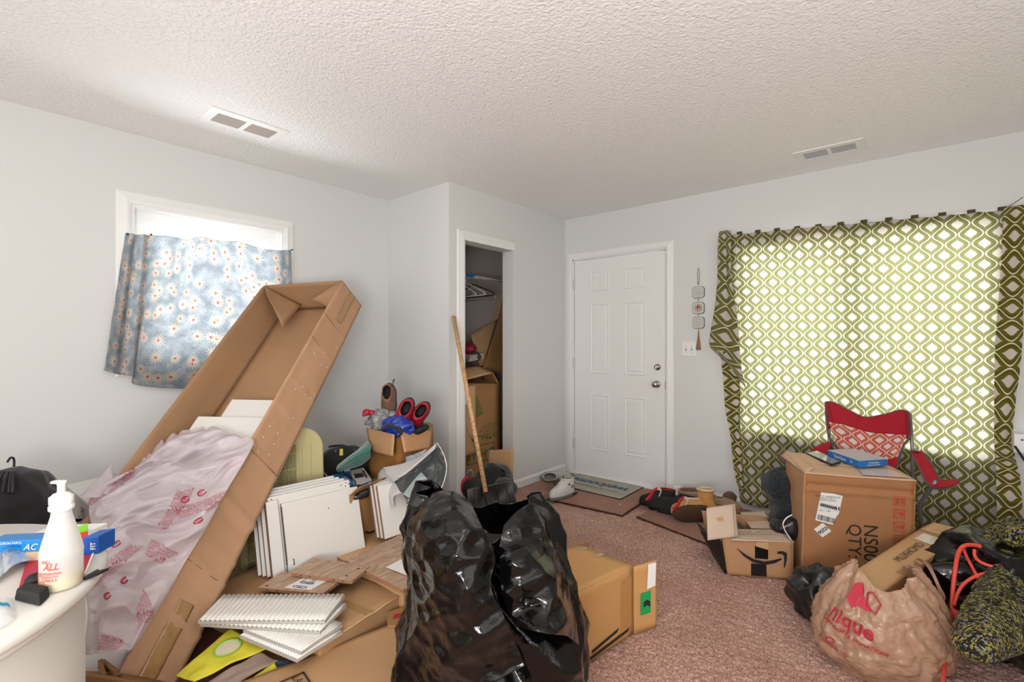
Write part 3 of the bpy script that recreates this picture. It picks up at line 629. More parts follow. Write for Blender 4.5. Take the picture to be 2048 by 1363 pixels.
# ---------------------------------------------------------------- shoes
def outline(u, L, W):   # foot outline, u 0..1 around; x 0 heel .. L toe
    a = 2 * math.pi * u; x = (1 - math.cos(a)) / 2; s = 1 if math.sin(a) >= 0 else -1
    w_ = W / 2 * (math.sqrt(max(0, 1 - (2 * x - 1) ** 4 if x > .5 else 1 - (2 * x - 1) ** 4))) * (.78 + .28 * math.sin(math.pi * min(1, x * 1.15)) * (x > .0)) * (1 - .12 * (math.exp(-((x - .42) / .15) ** 2)))
    return x * L, s * w_
def shoe(name, label, Mx, L, W, Hh, upper, sole, lining, lace=None, group=None, sole_t=.03, levels=None, fur=None, accents=None, holes=False):
    t = thing(name, label, 'shoe' if 'boot' not in name else 'boot', Mx.translation, group); seg = 40
    def ring(z, xa, xb, wf, dz=0):
        R = []
        for k in range(seg):
            x, y = outline(k / seg, 1., W); xx = xa + x * (xb - xa); R.append(Mx @ V((xx, y * wf, z + dz * x)))
        return R
    loft('sole', [ring(0, .004, L - .012, .92), ring(.006, 0, L, 1.0), ring(sole_t * .8, -.002, L + .002, 1.03), ring(sole_t, .002, L - .004, .97)], sole, t)
    lv = levels or [(0, 0, 1, .97), (.25, -.01, .985, .98), (.42, 0, .93, .95), (.55, .0, .8, .86), (.72, .01, .66, .76), (.88, .0, .5, .68), (1, -.01, .44, .66)]
    R = [ring(sole_t + (Hh - sole_t) * a, L * b + .003, L * c, d, dz=(.012 if a > .8 else 0)) for a, b, c, d in lv]
    a, b, c, d = lv[-1]
    R += [ring(Hh - .004, L * b + .012, L * c - .01, d * .86, .012)]
    up = loft('upper', R, upper, t, caps=False)
    loft('lining', [ring(Hh - .004, L * b + .0125, L * c - .0105, d * .855, .012), ring(Hh * .55, L * b + .02, L * c - .01, d * .75), ring(Hh * .4, L * b + .03, L * c - .02, d * .6)], lining, t, caps='top')
    if lace:
        for k in range(5):
            f = k / 4; x = L * lerp(V((.78, 0, 0)), V((.46, 0, 0)), f).x; z = sole_t + (Hh - sole_t) * (.50 + .42 * f) ; ww = W * .26
            tube('lace', [Mx @ V((x, -ww, z - .012)), Mx @ V((x + .004, -ww * .4, z + .003)), Mx @ V((x + .004, ww * .4, z + .003)), Mx @ V((x, ww, z - .012))], .0032, lace, t, 6)
        loft('tongue', [[Mx @ V((L * .47 + a_, b_, Hh * .86 + c_)) for a_, b_ in ((0, -.022), (.006, -.02), (.006, .02), (0, .022))] for c_ in (0, .02, .035)], upper, t)
    if fur: tube('fur_trim', [Mx @ V((L * b + x * L * (c - b) + .003, y * d, Hh + .012 * x)) for x, y in [outline(k / 24, 1., W) for k in range(25)]], .009, fur, t, 8)
    if accents:
        for (x, y, z, sx_, sz_, mm, nm) in accents: obox(nm, Mx @ V((x * L, y * W / 2, z * Hh)), Mx.to_3x3() @ V((sx_, 0, 0)), Mx.to_3x3() @ V((0, .003, 0)), Mx.to_3x3() @ V((0, 0, sz_)), mm, t, .001)
    return t
def pose(p, heading, pitch=0, roll=0):   # heading = world direction of the toe
    h = V(heading); h.z = 0; h.normalize(); a = math.atan2(h.y, h.x)
    return Matrix.Translation(V(p)) @ Matrix.Rotation(a, 4, 'Z') @ Matrix.Rotation(pitch, 4, 'Y') @ Matrix.Rotation(roll, 4, 'X')
wl = M('white_leather', '#d8d8d4', .4, bump=.15, bs=40); gl = M('grey_suede', '#8e8d8b', .8); sg = M('sole_grey', '#6f706f', .6)
heel = onz(1146, 986, .014); toe = onz(1100, 1002, .014); hd = toe - heel
shoe('sneaker', 'white leather high top sneaker standing upright beside the doormat', pose(heel, hd), .285, .105, .135, wl, sg, gl, M('lace_grey', '#a9a9a4', .7), 'white sneakers by the door', accents=[(.60, .80, .44, .010, .008, ink, 'lace_tab'), (.34, .72, .74, .010, .009, ink, 'lace_tab'), (.14, .98, .14, .028, .006, ink, 'air_window'), (.44, 0, 1.12, .004, .014, ink, 'tongue_label'), (.22, .86, .6, .02, .012, gl, 'heel_panel')])
h2 = at(1079, 966, 4.22); shoe('sneaker', 'white and grey sneaker tipped over behind the upright one', pose((h2.x, h2.y, .075), (.45, .55, 0), 0, 1.25), .28, .10, .13, M('greywhite_leather', '#b3b1ad', .5, bump=.2, bs=40), sg, gl, gl, 'white sneakers by the door')
bl = M('black_mesh_fabric', '#101211', .8, bump=.5, bs=90); rl = M('red_lining', '#b01c2c', .7, bump=.2, bs=60); pk = M('pink_trim', '#c9878d', .6)
a1 = onz(1352, 1012, .014); shoe('sneaker', 'black sneaker with red lining left of the tan boots, toe towards the door', pose(a1, onz(1296, 1012, 0) - a1), .27, .10, .12, bl, bl, rl, None, 'black and red sneakers')
a2 = onz(1395, 1036, .014); shoe('sneaker', 'black sneaker with red lining nearest the tan boot sole', pose(a2, onz(1335, 1030, 0) - a2, 0, .25), .28, .10, .14, bl, bl, rl, None, 'black and red sneakers')
p = onz(1325, 1018, .01); o = blob('bag', (p.x, p.y, .055), .15, .12, .06, bl, None, .35, 9, 48, 28); tag(o, 'crumpled black fabric bag lying under the black sneakers', 'bag')
for (px, py, d) in ((1302, 990, 3.47), (1356, 1008, 3.30)):
    c = at(px, py, d); tube('red_strap', [at(px - 10, py + 10, d), c + V((0, 0, .0)), at(px + 4, py - 8, d), at(px + 14, py - 14, d)], .012, rl, o, 8, 10, flat=.4)
    tube('pale_tag', [at(px + 12, py - 14, d), at(px + 20, py - 10, d), at(px + 16, py + 2, d)], .011, M('tag_pale', '#c9bdb6', .7), o, 8, 8, flat=.4)
tan = M('tan_suede', '#c08a4a', .85, bump=.3, bs=80, sheen=.2); solebr = M('boot_sole', '#4a3322', .9, bump=.8, bs=110, dist=.006); furm = M('cream_fur', '#d9c4a4', .95, bump=.9, bs=160)
p = onz(1424, 1050, 0); shoe('ankle_boot', 'tan suede boot lying on its side with brown sole facing the room', pose((p.x, p.y, .075), onz(1352, 1052, 0) - p, 0, 1.25), .27, .13, .12, tan, solebr, furm, None, 'tan fur lined boots', fur=furm, levels=[(0, 0, 1, .97), (.3, 0, 1, 1), (.6, 0, .95, .9), (.85, .02, .75, .7), (1, .05, .6, .6)])
p = onz(1396, 1033, 0); lv = [(0, 0, 1, .97), (.2, 0, .96, .98), (.35, 0, .82, .9), (.5, .02, .55, .78), (.75, .03, .48, .78), (1, .03, .5, .82)]
shoe('ankle_boot', 'tan suede boot standing upright behind the raised flap of the low carton', pose((p.x, p.y, 0.012), V((.25, -.1, 0))), .25, .11, .2, tan, solebr, furm, None, 'tan fur lined boots', fur=furm, levels=lv)
cl = M('clog_foam', '#a58a70', .7, bump=.2, bs=30); cld = M('clog_dark', '#6d5747', .8)
def clog(p, hd, roll, label, extra=0):
    Mx = pose(p, hd, 0, roll); t = shoe('foam_clog', label, Mx, .27, .105, .085, cl, cl, cld, None, 'tan foam clogs', levels=[(0, 0, 1, 1), (.3, -.02, 1.02, 1), (.6, -.04, .97, .95), (.85, -.05, .8, .85), (1, -.03, .6, .8)])
    for i in range(3):
        for j in range(3):
            q = Mx @ V((.18 + .028 * i, (-.03 + .03 * j) * (1 - .1 * i), .078 - .012 * i)); obox('vent_hole', q, Mx.to_3x3() @ V((.009, .003, -.004)), Mx.to_3x3() @ V((-.001, .004, 0)), Mx.to_3x3() @ V((0, 0, .003)), cld, t, 0)
        tube('wave_ridge', [Mx @ V((.02 + .07 * k, -.054 - .002 * i, .03 + .015 * i + .008 * math.sin(k * 1.7 + i))) for k in range(4)], .004, cl, t, 6, 12)
p = at(1358, 1002, 3.70); clog((p.x, p.y, .055), V((.8, .3, 0)), .15, 'tan foam clog shoe balanced on top of the shoe pile')
p = onz(1404, 1012, .02); clog((p.x, p.y, .014), V((.85, .12, 0)), -.1, 'tan foam clog shoe half hidden behind the tan boots')
p = onz(1466, 1012, .0); o = blob('slipper', (p.x - .02, p.y + .04, .055), .06, .11, .06, M('brown_fur', '#7c6050', .98, bump=1., bs=130, var=.3, vs=60, dist=.012), None, .25, 14, 32, 20); tag(o, 'fluffy brown slipper at the foot of the patterned curtain', 'slipper')
# ---------------------------------------------------------------- shovel
def shovel():
    top = onx(907, 633, -2.645); fer = at(973, 992, 2.95); t = thing('snow_shovel', 'snow shovel with long wooden handle leaning on the closet jamb', 'shovel', fer)
    dr = (fer - top).normalized(); tube('shaft', [top, lerp(top, fer, .5), fer], .0145, handle, t, 14); end = at(984, 1022, 2.88)
    tube('socket', [lerp(top, fer, .985), fer + (end - fer) * .4, end], .021, blackm, t, 14, radii=[.018, .021, .026])
    f = patch([[at(933, 977, 3.0), at(980, 968, 3.04), at(1026, 958, 3.05)], [at(936, 1000, 2.97), at(985, 1003, 3.03), at(1029, 984, 3.02)], [at(945, 1040, 2.88), at(990, 1045, 2.97), at(1040, 1025, 2.93)], [at(950, 1090, 2.78), at(995, 1088, 2.86), at(1048, 1070, 2.83)], [at(952, 1128, 2.66), at(1000, 1125, 2.72), at(1056, 1108, 2.7)]])
    gb = M('black_polymer', '#141516', .35, spec=.6)
    sheet('blade', f, 24, 30, .004, gb, t)
    for u in (.2, .38, .62, .8): tube('rib', [f(u, v) - ray(990, 1030) * .006 for v in (.05, .3, .6, .95)], .005, gb, t, 6, 12)
shovel()
# ---------------------------------------------------------------- closet contents
def closet():
    rod = struct(tube('trim_2', [(-3.1, YC + .1, 1.845), (-3.1, YF - .012, 1.845)], .015, M('rod_white', '#c9c3bf', .35), None, 16))
    def hanger(y, dz, m, label, wide=.2, hook=grey, clip=None):
        t = thing('clothes_hanger', label, 'hanger', (-3.1, y, 1.845), 'hangers on the closet rod'); z = 1.845 + dz; tl = random.uniform(-.06, .06)
        P = lambda x, zz: V((-3.1 + x, y + x * tl, z + zz))
        tube('hook', [P(-.018, -.02), P(-.02, .005), P(0, .021), P(.02, .008), P(.012, -.03), P(0, -.07)], .0035, hook, t, 8, 24)
        tube('shoulder_bar', [P(0, -.07), P(.05, -.085), P(wide * .9, -.15), P(wide, -.165), P(wide * .96, -.182), P(0, -.185), P(-wide * .96, -.182), P(-wide, -.165), P(-.05, -.085), P(0, -.07)], .0055, m, t, 8, 60)
        if clip: box('grip_sleeve', (-3.13, y - .01, 1.835), (-3.06, y + .06, 1.862), clip, t, .004)
    whp = M('white_hanger_plastic', '#cfcac6', .4); bkp = M('black_hanger_plastic', '#1d1b1a', .5)
    hanger(3.0, 0, whp, 'white plastic hanger with blue sleeve on its hook', .22, whp, bluep); hanger(2.93, -.01, whp, 'white plastic hanger nearest the left end of the rod', .19, whp)
    hanger(3.09, 0, bkp, 'black hanger behind the white ones', .26); hanger(3.16, -.02, M('grey_hanger', '#8d8a88', .4), 'grey wire hanger behind the others', .21)
    # big moving carton
    t = thing('moving_carton', 'tall moving carton with upside down green lettering inside the closet', 'box', (-3.0, 2.9, 0)); gr = M('green_print', '#3f5a35', .8)
    x = -2.865; y0, y1, zt = 2.63, 3.19, .93
    for q in ([(x, y0, 0), (x, y1, 0), (x + .01, y1 - .02, zt - .04), (x, y0, zt)], [(x, y1, 0), (-3.36, y1, 0), (-3.36, y1, zt), (x + .01, y1 - .02, zt - .04)], [(-3.36, y1, 0), (-3.36, y0, 0), (-3.36, y0, zt), (-3.36, y1, zt)], [(-3.36, y0, 0), (x, y0, 0), (x, y0, zt), (-3.36, y0, zt)]):
        slab('side_panel', q, .005, card3, t, .002, 8)
    slab('flap', [(x, y0, zt), (x + .01, y1 - .1, zt + .06), (x - .17, y1 - .1, zt + .12), (x - .18, y0, zt + .07)], .005, card2, t, .003, 8)
    slab('flap', [(x + .01, y1 - .1, zt + .06), (x + .01, y1 - .02, zt - .04), (x - .2, y1 - .0, zt - .03), (x - .17, y1 - .1, zt + .12)], .005, card3, t, .003, 8)
    xf = x + .006
    def tx(s, y, z, size, **k): text('printed_text', s, (xf + .002, y, z), (0, -1, 0), (0, 0, -1), size, gr, t, **k)
    tx('EXTRA-LARGE', 2.93, .455, .072, bold=.012); tx('U-HAUL', 2.93, .315, .1, bold=.02); tx('4.8 CU FT', 3.06, .545, .045, shear=.3); tx('20" x 20" x 20"', 3.02, .505, .032, shear=.3)
    tx('OK', 3.09, .80, .06, bold=.01)
    def rim(ya, yb, za, zb, w_=.005):
        boxes('printed_frame', [((xf, ya, za), (xf + .002, yb, za + w_)), ((xf, ya, zb - w_), (xf + .002, yb, zb)), ((xf, ya, za), (xf + .002, ya + w_, zb)), ((xf, yb - w_, za), (xf + .002, yb, zb))], gr, t)
    rim(3.02, 3.15, .745, .86); rim(2.78, 3.11, .245, .39, .008)
    prism('printed_tree', [(xf, 2.80, .86), (xf, 2.98, .75), (xf, 2.92, .73), (xf, 3.02, .66), (xf, 2.80, .60)], (.0015, 0, 0), M('green_faded', '#6b6a3a', .9), t)
    slab('torn_flap', [at(977, 900, 3.86), at(1027, 897, 3.72), at(1026, 949, 3.72), at(975, 948, 3.86)], .005, card2, t, .006, 10)
    # leaning sheets
    def sheetc(q, label, m=card3, w_=.006, nm='cardboard_sheet'):
        o = slab(nm, q, .006, m, None, w_, 8); tag(o, label, 'cardboard', 'flattened cardboard in the closet')
    X = onx
    sheetc([X(941.8, 668, -3.2), X(959.4, 731, -3.0), X(966, 731, -3.05), X(994.6, 638, -3.3)], 'pale cardboard flap leaning at the middle of the closet', card2)
    sheetc([X(962, 745, -3.05), X(1020, 745, -3.1), X(1016, 590, -3.34), X(1001, 630, -3.3)], 'dark cardboard sheet leaning on the closet back wall', card3)
    sheetc([X(984, 643, -3.31), X(996, 640, -3.31), X(1010, 578, -3.36), X(1001, 594, -3.36)], 'narrow folded cardboard strip standing highest in the closet', card2, .002)
    sheetc([X(916, 805, -2.83), X(952, 905, -2.80), X(922, 914, -2.80), X(905, 914, -2.82)], 'brown cardboard sheet low behind the shovel handle', card)
    sheetc([X(918, 775, -2.84), X(951, 770, -2.845), X(951, 880, -2.845), X(925, 870, -2.84)], 'narrow cardboard strips behind the shovel handle', card2)
    o = slab('paper_sheet', [X(920, 765, -2.82), X(933, 765, -2.82), X(938, 808, -2.82), X(924, 810, -2.82)], .003, whitep, None, .002, 6); tag(o, 'white paper sheet tucked behind the shovel handle', 'paper')
    o = tube('cardboard_tube', [X(926, 712, -2.95), X(942, 716, -2.98), X(962, 738, -3.05)], .022, M('tube_brown', '#6c5a4e', .8), None, 16, radii=[.03, .026, .02]); tag(o, 'dark brown tube lying across the top of the closet pile', 'tube')
    p = X(935, 697, -3.1); o = blob('bag', p, .1, .09, .055, M('crimson_print', '#8f1830', .5, var=.3, vs=20), None, .3, 8, 24, 14, flatb=False); tag(o, 'crimson printed plastic bag on the closet pile', 'bag')
    p = X(940, 715, -3.02); o = hexa('box', [p + V(a) for a in ((-.1, -.09, -.03), (.08, -.09, -.03), (.08, .09, -.01), (-.1, .09, -.01))], [p + V(a) for a in ((-.1, -.09, .02), (.08, -.09, .02), (.08, .09, .04), (-.1, .09, .04))], M('dull_white_card', '#a39d99', .7)); tag(o, 'small dull white box beneath the crimson bag', 'box')
    p = X(952, 712, -2.98); o = blob('shoe', p, .05, .04, .05, M('striped_dark', '#4b4038', .8, var=.5, vs=60), None, .3, 9, 20, 12); tag(o, 'dark striped shoe wedged beside the cardboard sheet in the closet', 'shoe')
    # low black bags with red trim
    o = blob('backpack', (-2.42, 2.62, .18), .14, .2, .19, blackf, None, .25, 6, 40, 24); tag(o, 'black backpack slumped at the closet opening beside the shovel', 'bag')
    q = at(928, 973, 3.45); tube('red_trim', [at(937, 950, 3.33), at(927, 962, 3.3), at(925, 978, 3.3), at(930, 990, 3.3)], .012, M('red_trim', '#b31c35', .6), o, 8, 14)
    tube('strap', [at(960, 985, 3.28), at(985, 968, 3.3), at(1010, 945, 3.3), at(1004, 940, 3.32)], .018, blackm, o, 8, 14, flat=.4)
    blob('pocket', at(1010, 975, 3.25), .09, .09, .07, blackf, o, .3, 9, 28, 16); blob('pocket', at(950, 982, 3.25), .1, .08, .09, blackm, o, .3, 9, 28, 16)
    tube('handle', [at(932, 950, 3.3), at(940, 940, 3.3), at(946, 948, 3.3), at(944, 960, 3.3)], .008, grey, o, 6, 14, flat=.5)
closet()
# ================================================================ left side of the room
def crd(q, depth_dir=None): return q
# ---------------------------------------------------------------- long leaning carton
A_ = (RT * .105 + FW * 1. + UP * .924) / 1.366                      # up the carton
W_ = RT * .1758 + FW * -.0253 + UP * .0074                          # across, left to right (x depth)
N_ = RT * .0268 + FW * .042 + UP * -.0486                           # rim to back panel
D2 = 3.16; TR_ = at(684, 561, D2); Wv = W_ * D2; Nv = N_ * D2; LEN = 2.175
def tp(s, t, q): return TR_ - A_ * s - Wv * t + Nv * q              # s down, t leftwards 0..1, q depth 0..1
def leaning_carton():
    t = thing('long_carton', 'long open cardboard carton leaning steeply against the left wall', 'box', tp(LEN, .5, 1)); L = LEN
    def wavy(nm, a, b, c, d, m, amp=.006, n=(14, 60), crease=None, th=.006):
        f = bil(a, b, c, d); nn = (b - a).cross(d - a).normalized(); s0 = random.random() * 40
        def fn(u, v):
            h = amp * nz((u * 2 + s0, v * 6, 0), 1.) + amp * .4 * nz((u * 8 + s0, v * 26, 0), 1.)
            if crease:
                for cv, k, w_ in crease: h += k * math.exp(-((v - cv - .02 * (u - .5)) / w_) ** 2)
            return f(u, v) + nn * (h + th / 2)
        return sheet(nm, fn, n[0], n[1], th, m, t)
    wavy('back_panel', tp(0, 1, 1), tp(0, 0, 1), tp(L, 0, 1), tp(L, 1, 1), cardin, .003)
    wavy('side_panel', tp(0, 1, 1), tp(L, 1, 1), tp(L, 1, 0), tp(0, 1, 0), cardin, .004, (60, 10))
    r = wavy('side_panel', tp(0, 0, 0), tp(0, 0, 1), tp(L, 0, 1), tp(L, 0, 0), M('carton_outer', '#bd9472', .75, bump=.25, bs=12, var=.05, vs=5), .006, (12, 130),
             [(.155, -.004, .006), (.25, -.003, .005), (.39, -.004, .007), (.47, -.003, .006), (.6, -.005, .006), (.715, -.012, .008), (.735, .006, .008), (.79, -.006, .005), (.83, -.007, .005), (.865, .005, .004), (.915, -.009, .006)])
    f = lambda u, v: tp(L * v, 0, u)
    # tape runs and a long fold line on the outer side
    for v0, v1, u0, u1 in ((.005, .13, .42, .62), (.885, .999, .30, .60)):
        q = bil(f(u0, v0), f(u1, v0), f(u1, v1), f(u0, v1)); sheet('tape', lambda u, v: q(u, v) + (r_n * (.0085 + .004 * nz((u * 3, v * 20, 5), 1.))), 6, 30, .0008, tapem, r)
    for v, ln in ((.155, .7), (.25, .9), (.6, 1.), (.83, 1.)): tube('crease_line', [f(u, v + .012 * (u - .3)) + r_n * .0062 for u in (.02, ln * .5, ln * .98)], .0018, creasem, r, 4)
    wavy('end_panel', tp(0, 1, 0), tp(0, 0, 0), tp(0, 0, 1), tp(0, 1, 1), cardin, .002, (12, 8))
    slab('end_flap', [tp(-.0, .99, .0), tp(.10, .86, .0), tp(.30, .66, .55), tp(.02, .70, .75)], .005, cardin, t, .004, 8)
    slab('end_flap', [tp(.0, .01, .0), tp(.12, .36, .25), tp(.11, .16, .95), tp(.30, .02, .80)], .005, cardin, t, .003, 8)
    slab('bottom_flap', [tp(L, 1, 1), tp(L, 0, 1), tp(L + .0, 0, 0), tp(L, 1, 0)], .006, card3, t, .003, 8)
    slab('bottom_flap', [tp(L, -.02, .0), tp(L - .02, -.02, 1), tp(L + .1, -.35, .9), tp(L + .12, -.3, -.1)], .006, card3, t, .004, 8)
    # white boards lying in the carton
    for i, (s0, s1, t0, t1, q) in enumerate(((.90, 2.0, .05, .70, .55), (1.04, 2.08, .04, .86, .40))):
        a, b, c, d = tp(s0, t1, q), tp(s0 + .02, t0, q), tp(s1, t0, q), tp(s1, t1, q); o = hexa('white_board', [a + Nv * .07, b + Nv * .07, c + Nv * .07, d + Nv * .07], [a, b, c, d], white, None, .002)
        tag(o, ('white laminated board lying highest inside the long leaning carton', 'white board below the first, half under the plastic film')[i], 'board', 'boards packed in the leaning carton')
    for i in range(16):
        p = f(random.uniform(.1, .9), random.uniform(.2, .6)) + r_n * .009; obox('foam_crumb', p, RT * .002, UP * .002, FW * .002, whitep, t, 0)
r_n = (tp(0, 0, 1) - tp(0, 0, 0)).cross(tp(1, 0, 0) - tp(0, 0, 0)).normalized() 
if r_n.dot(RT) < 0: r_n = -r_n
leaning_carton()
# ---------------------------------------------------------------- plastic film
def filmheap():
    G = [[at(205, 950, 2.30), at(255, 935, 2.32), at(300, 905, 2.36), at(362, 862, 2.44), at(430, 852, 2.40), at(508, 884, 2.24)],
         [at(180, 1005, 2.05), at(235, 985, 2.04), at(300, 955, 2.10), at(350, 935, 2.16), at(410, 930, 2.16), at(486, 925, 2.12)],
         [at(186, 1070, 1.86), at(240, 1050, 1.84), at(290, 1035, 1.90), at(345, 1020, 1.97), at(395, 1010, 2.00), at(446, 990, 2.01)],
         [at(168, 1140, 1.72), at(215, 1130, 1.67), at(265, 1115, 1.72), at(310, 1100, 1.79), at(350, 1085, 1.84), at(398, 1075, 1.87)],
         [at(178, 1215, 1.64), at(215, 1210, 1.58), at(250, 1200, 1.60), at(280, 1190, 1.65), at(310, 1175, 1.69), at(345, 1165, 1.75)],
         [at(172, 1300, 1.62), at(195, 1300, 1.55), at(220, 1300, 1.53), at(240, 1295, 1.55), at(255, 1290, 1.58), at(270, 1290, 1.61)]]
    g = patch(G)
    def fn(u, v):
        p = g(u, v); e = min(u, 1 - u, .12) / .12; e2 = min(v, .06) / .06
        a_ = p.x + p.z * .8; b_ = p.z - p.x * .6; h = .11 * (crum((a_ * 3.2 + .15 * nz(p, 6), p.y * 3, b_ * 7)) - .4) + .06 * (crum((a_ * 8, p.y * 6, b_ * 14 + nz(p, 9))) - .4) + .03 * nz(p, 7)
        p = p - ray(300, 1050) * (h * (.35 + .65 * e) + .02)
        if v < .06: p = p + (UP * .05 + RT * .01) * (turb((u * 12, 0, 1), 1., 2) - .5) * (1 - e2)
        return p
    o = sheet('plastic_film', fn, 150, 190, .0015, film, None); tag(o, 'heap of cloudy plastic film printed with red warnings spilling from the carton', 'plastic film')
    rp = M('warning_red', '#b9304a', .6); W = 'WARNING: TO AVOID DANGER\nOF SUFFOCATION, KEEP THIS\nPLASTIC BAG AWAY FROM\nBABIES AND CHILDREN.\nTHIS BAG IS NOT A TOY.'
    for (u, v, a, s) in ((.62, .40, -1.9, .015), (.84, .42, .1, .016), (.25, .60, -2.5, .016), (.66, .62, -.6, .015), (.12, .16, .5, .017), (.75, .86, -.6, .015), (.4, .96, -.25, .016)):
        text_on('printed_warning', W, fn, u, v, .52, 1.05, a, s, rp, o, -.005)
    for (u, v) in ((.36, .70), (.1, .44), (.68, .36), (.87, .50), (.2, .75), (.22, .50), (.80, .34)):
        P = [fn(u + .028 * math.cos(a), v + .014 * math.sin(a)) - ray(300, 1050) * .004 for a in np.linspace(0, 5.2, 14)]; tube('recycling_mark', P, .0032, rp, o, 5)
        text_on('recycling_mark', 'C', fn, u, v, .52, 1.05, 0, .02, rp, o, -.005, bold=.02)
    for b, tpp in (((188, 990, 2.06), (222, 928, 2.28)), ((232, 985, 2.05), (254, 936, 2.3)), ((268, 970, 2.1), (262, 950, 2.3))):
        a = at(*b); c = at(*tpp); lf = [a - RT * .06, lerp(a, c, .6) - RT * .03 + FW * .02, c]; rt_ = [a + RT * .07, lerp(a, c, .6) + RT * .035, c + RT * .004]
        sheet('film_peak', lambda u, v: lerp(crv(lf, v), crv(rt_, v), u) - FW * (.03 * math.sin(math.pi * u) * (1 - v) + .01 * nz((u * 5, v * 6, 2), 1.)), 16, 20, .001, film, o)
    o2 = slab('cardboard_sheet', [onz(150, 1345, .14), onz(250, 1345, .14), onz(262, 1300, .2), onz(170, 1300, .2)], .012, M('white_foam', '#dcdad6', .7), None, .004, 8); tag(o2, 'white foam sheet edge beneath the plastic film', 'foam sheet')
    for i, (a, b) in enumerate((((172, 1345, 1.55), (300, 1368, 1.5)), ((232, 1338, 1.56), (205, 1320, 1.62)), ((200, 1318, 1.6), (206, 1345, 1.55)))):
        pa, pb = at(*a), at(*b); o3 = slab('cardboard_strip', [pa, pb, pb - UP * .025 + RT * .01, pa - UP * .025 - RT * .0], .012, card3, None, .002, 5); tag(o3, ('longest cardboard strip under the lower end of the carton', 'slanted cardboard strip under the plastic film', 'short upright cardboard strip under the plastic film')[i], 'cardboard')
filmheap()
# ---------------------------------------------------------------- white box and bags behind the table
def behind_table():
    p0 = onx(134, 983, -3.38); zt = p0.z
    B = [V((-3.39, .02, 0)), V((-2.98, .02, 0)), V((-2.98, .62, 0)), V((-3.39, .62, 0))]
    c1 = at(134, 983, 2.40); c2 = at(178, 1012, 2.12); c3 = at(210, 962, 2.55)
    t = thing('storage_box', 'white box with dark lettering against the left wall behind the table', 'box', (c2.x, c2.y, 0)); z = c2.z
    q = [V((c1.x, c1.y, z)), V((c2.x, c2.y, z)), V((c2.x, c2.y, z)) + (V((c3.x, c3.y, z)) - V((c1.x, c1.y, z))), V((c3.x, c3.y, z))]
    wb = M('white_box_card', '#d9d7d3', .6, bump=.1, bs=20)
    hexa('body', [V((p.x, p.y, 0)) for p in q], q, M('pale_grey_card', '#b4b1ab', .7), t, .003)
    ctr = (q[0] + q[1] + q[2] + q[3]) / 4
    hexa('lid', [ctr + (p - ctr) * 1.02 - UP * .0 for p in q], [ctr + (p - ctr) * 1.02 + UP * .012 for p in q], wb, t, .003)
    xd = (q[1] - q[0]).normalized(); m = (q[0] + q[1]) / 2; nn = xd.cross(UP)
    text('lettering', 'RIS', m + xd * .13 - UP * .05, xd, UP, .06, ink, t, .004); text('lettering', 'Premium Series\nH I R E', m + xd * .13 - UP * .10, xd, UP, .028, ink, t, .004)
    bp = at(28, 1045, 1.95); o = blob('drawstring_bag', (bp.x, bp.y, .59), .14, .15, .16, blackf, None, .16, 14, 60, 40, flatb=False, hard='v'); tag(o, 'black drawstring bag with gathered top behind the table', 'bag')
    for k in range(9):
        a = -1.6 + .32 * k; c = V((bp.x, bp.y, 0)); d = RT * math.cos(a + 1.5) * .06 - FW * .06; tube('gather', [c + d + UP * .755, c + d * 1.5 + UP * .73, c + d * 1.9 + UP * .69], .005, blackm, o, 6, 8)
    tube('drawcord', [V((bp.x, bp.y, .76)), V((bp.x, bp.y, .79)), V((bp.x + .01, bp.y - .01, .80)), V((bp.x + .02, bp.y - .02, .785))], .004, blackm, o, 6, 10)
    o = blob('duffel_bag', (bp.x + .03, bp.y + .1, .23), .22, .42, .25, blackm, None, .08, 5, 48, 24); tag(o, 'black duffel bag under the drawstring bag behind the table', 'bag')
    for i in range(2): tube('strap', [at(70 + i * 8, 1066, 1.9), at(88, 1052 - i * 3, 1.95), at(125, 1042, 2.0), at(160, 1040, 2.1)], .012, blackm, o, 6, 12, flat=.4)
behind_table()
